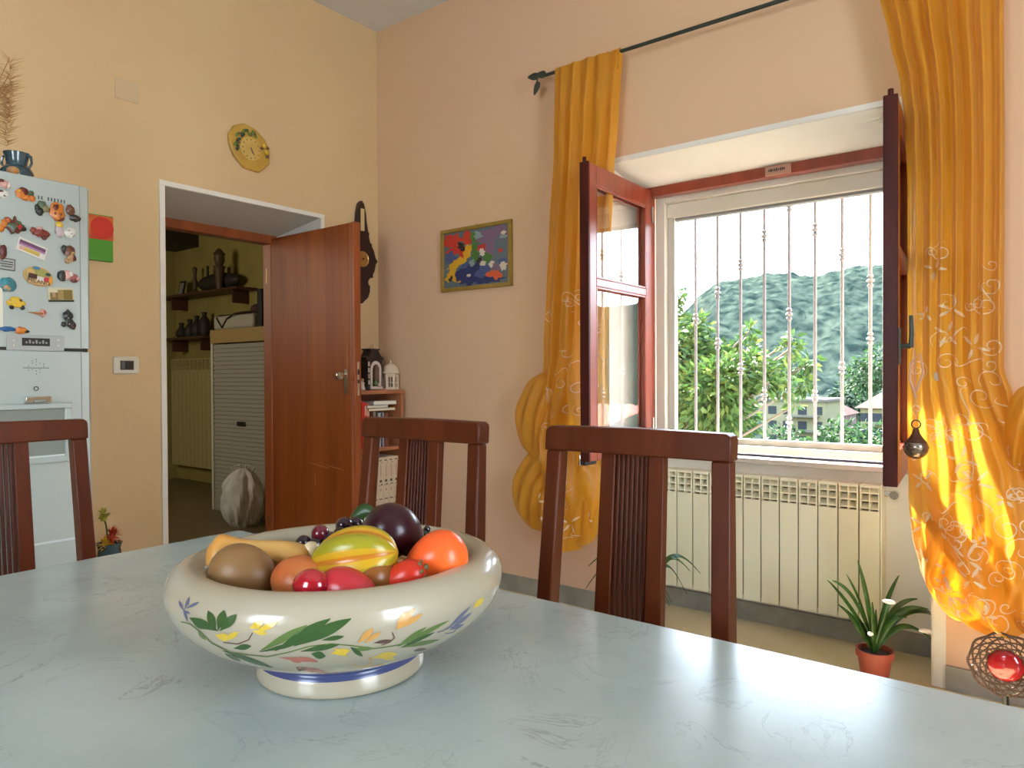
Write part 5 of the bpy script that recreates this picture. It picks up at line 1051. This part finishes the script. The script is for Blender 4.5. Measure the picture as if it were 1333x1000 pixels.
# white plastic bag on the floor
c = P(317, 684, z=0); c.z = 0
def bagf(p):
    a = math.atan2(p.y, p.x); h_ = (p.z+1)/2; wr = 1+.10*math.sin(5*a+3*h_)+.06*math.sin(11*a-7*h_)+.12*noise.noise(Vector((p.x*3, p.y*3, p.z*3)))
    sq = 1.12-.12*h_; return Vector((p.x*wr*sq, p.y*wr*sq, p.z if p.z > -.85 else -.85-.02*abs(p.z)))
t = thing('plastic_bag', c, 'crumpled white plastic carrier bag standing on the storage room floor', 'bag')
MB().ell(c+Vector((0, 0, .20)), (.13, .155, .235), None, 48, 30, fn=bagf).build('bag_body', mat('white_plastic', (.85, .83, .80), .4, (.70, .68, .66), 20, trans=.15, bump=.4), t, sharp=30)
w = MB()
for s in (-1, 1): w.tube([c+VR*(.05*s)+Vector((0, 0, .38)), c+VR*(.09*s)+Vector((0, 0, .44)), c+VR*(.02*s)+Vector((0, 0, .46)), c+VR*(.03*s)+Vector((0, 0, .39))], .008, 6)
w.build('bag_handle', MATS['white_plastic'], t)
# ------------------------------------------------------------------ outside
def terr(x, y):
    d = math.hypot(x, y); a = math.degrees(math.atan2(y, x))
    g = -3.2-max(0, d-6)*.075 if d < 110 else -11+(d-110)*.02
    # wooded ridge: rises from 120 m to its crest at about 260 m
    t_ = min(max((d-120)/150, 0), 1); t_ = t_*t_*(3-2*t_)
    T_ = [(-70, 24), (-30, 26), (0, 36), (9.9, 38), (12.6, 37.5), (14.7, 35.5), (18, 37.2), (21.8, 34), (23.3, 27.8), (24.5, 22), (30, 8), (60, 4)]
    cz_ = T_[0][1]
    for (a0, b0), (a1, b1) in zip(T_, T_[1:]):
        if a0 <= a <= a1: cz_ = b0+(b1-b0)*(a-a0)/(a1-a0)
    if a > 60: cz_ = 4
    return g*(1-t_)+t_*cz_*(1 if d > 269 else .97)+(noise.noise(Vector((x*.02, y*.02, 0)))*9*t_*(1-t_)*2)
w = MB(); nr, na = 230, 420; vs = []
for i in range(nr+1):
    d = 5.0+(i/nr)**1.9*340
    for j in range(na+1):
        a = R(-75+150*j/na); x, y = d*math.cos(a), d*math.sin(a); z = terr(x, y)
        if d > 70:
            cl = noise.noise(Vector((x*.13, y*.13, 3)))*1.5+noise.noise(Vector((x*.35, y*.35, 7)))*1.5; z += (cl-.3)*min(1, (d-70)/60)
        vs.append((x, y, z))
w.add(vs, [(i*(na+1)+j, i*(na+1)+j+1, (i+1)*(na+1)+j+1, (i+1)*(na+1)+j) for i in range(nr) for j in range(na)])
o = w.build('hillside', mat('wooded_hill', (.006, .0115, .0105), .95, (.030, .040, .030), .34, (1, 1, 1), spec=0, detail=9, ramp=(.35, .68)), None, sharp=180); o['kind'] = 'structure'  # dusty blue-green puts the aerial haze into the hill's colour
# near tree with leaves, left in the window
def tree(name, base, h, crown, nl, ls, label, mats_, seed, cat='tree'):
    t = thing(name, base, label, cat); rn = random.Random(seed); tr = MB(); lv = MB()
    top = base+Vector((0, 0, h)); tr.tube([base, base+Vector((.05, .05, h*.4)), base+Vector((0, .1, h*.7))], [.09, .07, .04], 8)
    clumps = []
    for (dx, dy, dz, r) in crown:
        e_ = base+Vector((dx, dy, dz)); tr.tube([base+Vector((0, .05, min(dz*.6, h*.6))), (base+Vector((0, 0, dz*.75))+e_)*.5, e_], [.035, .02, .008], 6); clumps.append((e_, r))
    tot = sum(r**2 for _, r in clumps)
    for e_, r in clumps:
        for k in range(int(nl*r*r/tot)):
            d_ = Vector((rn.gauss(0, 1), rn.gauss(0, 1), rn.gauss(0, 1))).normalized(); p_ = e_+d_*r*(rn.random()**.4)
            ax_ = (d_+Vector((rn.uniform(-1, 1), rn.uniform(-1, 1), rn.uniform(-1.2, .2)))).normalized(); s_ = ax_.cross(Vector((rn.uniform(-1, 1), rn.uniform(-1, 1), rn.uniform(-1, 1)))).normalized(); l_ = ls*rn.uniform(.6, 1.2)
            mi = rn.choice((0, 0, 1, 1, 2)); lv.add([p_, p_+ax_*l_*.45+s_*l_*.19, p_+ax_*l_, p_+ax_*l_*.45-s_*l_*.19], [(0, 1, 2, 3)], mi)
    tr.build('trunk', mat('bark', (.12, .09, .06), .9), t); lv.build('foliage', mats_, t, sharp=180)
    return t
LG = [mat('foliage_a', (.026, .062, .014), .5, spec=.15, trans=.35), mat('foliage_b', (.045, .09, .018), .5, spec=.15, trans=.35), mat('foliage_c', (.085, .12, .026), .5, spec=.15, trans=.4)]
XT = 6.5
def tp(px, py, x=XT): q = P(px, py, x=x); return q
base = tp(860, 560); base = Vector((XT, base.y+.4, -3.3))
cr = []
for px, py, r in ((872,470,.5),(903,480,.36),(925,520,.42),(890,545,.5),(945,495,.28),(972,455,.16),(955,540,.32),(905,430,.2),(978,480,.2),(1040,478,.10),(1028,455,.09),(1045,500,.10),(925,575,.4),(880,575,.5),(872,385,.18),(1020,500,.13),(1056,472,.08),(910,570,.4),(855,430,.4),(975,432,.08),(1032,440,.07),(840,500,.6),(1035,528,.05),(1000,498,.12),(1008,475,.09),(935,465,.2)):
    q = tp(px, py, XT+random.uniform(-.5, .5)); cr.append((q.x-base.x, q.y-base.y, q.z-base.z, r*.8))
tree('leafy_tree', base, 3.6, cr, 17000, .095, 'light green leafy tree just outside, at the left of the window view', LG, 5)
LD = [mat('foliage_d', (.008, .02, .010), .7, spec=.05), mat('foliage_e', (.014, .03, .013), .7, spec=.05), mat('foliage_f', (.025, .052, .02), .7, spec=.05)]
k = 0
for px, py, X, r, lb in ((1092,574,50,1.5,'rounded green tree below the pink house far outside'), (1132,582,44,1.4,'green tree at the foot of the right-hand cream house'), (1143,478,90,2.6,'bright green tree standing above the right-hand house'), (1020,583,40,1.3,'green tree below the cream apartment house'), (1108,520,110,3.0,'tall dark tree on the slope between the two cream houses')):
    q = P(px, py, x=X); gz = terr(q.x, q.y); h = max(q.z-gz+r*.5, 2); b_ = Vector((q.x, q.y, gz))
    tree('far_tree', b_, h, [(0, 0, q.z-gz, r), (r*.6, -r*.5, q.z-gz-r*.4, r*.8), (-r*.4, r*.6, q.z-gz-r*.5, r*.8)], 1500, r*.28, lb, LD if lb.find('dark') > 0 else [LD[2], LG[0], LD[1]], 40+k); k += 1
def house(name, label, px0, px1, pyt, pyb, X, wallc, floors, cols, roofc=None, depth=7):
    a = P(px0, pyt, x=X); b = P(px1, pyb, x=X); y0, y1 = b.y, a.y; z1 = a.z; z0 = terr(X, (y0+y1)/2)-.5
    t = thing(name, (X+depth/2, (y0+y1)/2, z0), label, 'house')
    MB().box(X, X+depth, y0, y1, z0, z1).build('wall', mat('facade_'+name+wallc[3], wallc[:3], .9, spec=.1), t)
    if roofc: 
        w_ = MB(); w_.hexa([(X-.4, y0-.4, z1), (X+depth+.4, y0-.4, z1), (X+depth+.4, y1+.4, z1), (X-.4, y1+.4, z1)], [(X+depth*.4, y0+1, z1+1.2), (X+depth*.6, y0+1, z1+1.2), (X+depth*.6, y1-1, z1+1.2), (X+depth*.4, y1-1, z1+1.2)]); w_.build('roof', roofc, t)
    else: MB().box(X-.25, X+depth+.2, y0-.25, y1+.25, z1, z1+.25).build('roof_slab', mat('slab_cream', (.06, .055, .045), .9, spec=.1), t)
    zb_ = P(px1, pyb, x=X).z; fh = (z1-zb_)/floors
    for f_ in range(floors):
        for c_ in range(cols):
            yy = y0+(y1-y0)*(c_+.5)/cols; zz_ = z1-fh*(f_+.62); MB().box(X-.03, X+.01, yy-.42, yy+.42, zz_-.5*fh*.55, zz_+.5*fh*.55).build('window', mat('far_window', (.012, .016, .018), .6, spec=.1), t)
        if f_ < floors-1: MB().box(X-.9, X+.0, y0+.1*(y1-y0), y0+.62*(y1-y0), z1-fh*(f_+1)-.06, z1-fh*(f_+1)+.08).build('balcony', mat('balcony_cream', (.07, .066, .05), .9, spec=.1), t)
house('apartment_house', 'cream flat-roofed apartment house with balconies in the valley outside', 996, 1075, 522, 582, 75, (.105, .10, .055, 'a'), 3, 4)
house('village_house', 'cream village house with brown roof at the right of the window view', 1120, 1165, 531, 572, 66, (.105, .095, .045, 'b'), 2, 3, mat('roof_brown', (.045, .025, .018), .9, spec=.1))
house('pink_house', 'small pinkish house between the two cream ones outside', 1072, 1098, 540, 562, 96, (.10, .065, .058, 'c'), 2, 2, mat('roof_rose', (.06, .03, .023), .9, spec=.1))
# tiled lean-to roof beside the house (reflected in the open sash)
t = thing('tiled_roof_shed', (6.3, -2.2, -3.3), 'shed with red clay tile roof outside, seen mirrored in the left sash', 'shed')
w = MB(); w.box(4.9, 7.6, -6.5, -.75, -3.6, .25); w.build('wall', mat('shed_wall', (.40, .34, .26), .8), t)
w = MB()
for k in range(34):
    y_ = -6.6+k*.18
    w.add([Vector((4.6+3.3*i/2, y_+.09+.09*math.cos(PI*j/4), .30+.42*i/2+.05*math.sin(PI*j/4))) for i in range(3) for j in range(5)], [(i*5+j, i*5+j+1, (i+1)*5+j+1, (i+1)*5+j) for i in range(2) for j in range(4)])
w.build('tile_roof', mat('clay_tile', (.22, .07, .045), .8, (.16, .05, .035), 5), t, solid=.015)
for o in bpy.data.objects:
    if o.name.startswith(('wall_', 'ceiling', 'floor', 'door', 'window_1', 'trim', 'baseboard')) and o.parent is None and not o.get('label') and not o.get('category'): o['kind'] = 'structure'
# ceiling pendant added behind the camera, unseen, as a fill light
t = thing('added_pendant_lamp', (.2, -.9, 2.45), 'added unseen opal glass pendant lamp over the near end of the table', 'lamp')
MB().lathe([(.04, .12), (.16, .05), (.17, 0), (.155, -.03), (.16, 0), (.15, .045), (.03, .11)], (.2, -.9, 2.45), 32).build('lamp_shade', mat('opal', (.7, .66, .58), .4, trans=.4), t)
MB().tube([(.2, -.9, 2.56), (.2, -.9, 3.2)], .004, 6).build('cord', WHITEP, t)
# ------------------------------------------------------------------ light
W = bpy.data.worlds.new('sky'); S.world = W; W.use_nodes = True; nt = W.node_tree; N = nt.nodes; L = nt.links
bg = N['Background']; tc = N.new('ShaderNodeTexCoord'); sx_ = N.new('ShaderNodeSeparateXYZ'); L.new(tc.outputs['Generated'], sx_.inputs[0])
rp = N.new('ShaderNodeValToRGB'); e = rp.color_ramp.elements; e[0].position = 0; e[0].color = (.85, .94, 1, 1); e[1].position = .7; e[1].color = (.50, .70, 1, 1)
L.new(sx_.outputs['Z'], rp.inputs[0]); L.new(rp.outputs[0], bg.inputs['Color']); bg.inputs['Strength'].default_value = 8.5
def area(name, loc, target, sx, sy, power, col):
    d = bpy.data.lights.new(name, 'AREA'); d.shape = 'RECTANGLE'; d.size = sx; d.size_y = sy; d.energy = power; d.color = col
    o = bpy.data.objects.new(name, d); COL.objects.link(o); o.location = loc; o.rotation_euler = (Vector(target)-Vector(loc)).to_track_quat('-Z', 'Y').to_euler(); return o
area('added_fill_rear', (X0-.1, .45, 1.6), (3, .9, 1.4), .88, 1.38, 4, (1, .93, .84))  # fill light added in the unseen rear opening
area('added_fill_front', (.35, Y0-.1, 1.45), (.8, 3, 1.4), 1.08, 1.88, 5, (1, .93, .84))  # fill light added in the unseen opening of the front wall
area('added_fill_storage', (.5, 5.6, 1.9), (4, 5.6, 1), 1.0, 1.0, 14, (1, .9, .7))  # lamp added to brighten the storage room, no window here
pl = bpy.data.lights.new('added_fill_bulb', 'POINT'); pl.energy = .6; pl.color = (1, .78, .5); pl.shadow_soft_size = .06; po = bpy.data.objects.new('added_fill_bulb', pl); COL.objects.link(po); po.location = (.2, -.9, 2.44)  # weak fill light added inside the unseen pendant
sn = bpy.data.lights.new('sun', 'SUN'); sn.energy = 42; sn.angle = R(1); sn.color = (1, .93, .82); so = bpy.data.objects.new('sun', sn); COL.objects.link(so)
so.rotation_euler = Vector((-.68, -.78, -1.0)).to_track_quat('-Z', 'Y').to_euler()
vs_ = S.view_settings; vs_.view_transform = 'Standard'; vs_.look = 'None'; vs_.exposure = 1.0; vs_.gamma = 1
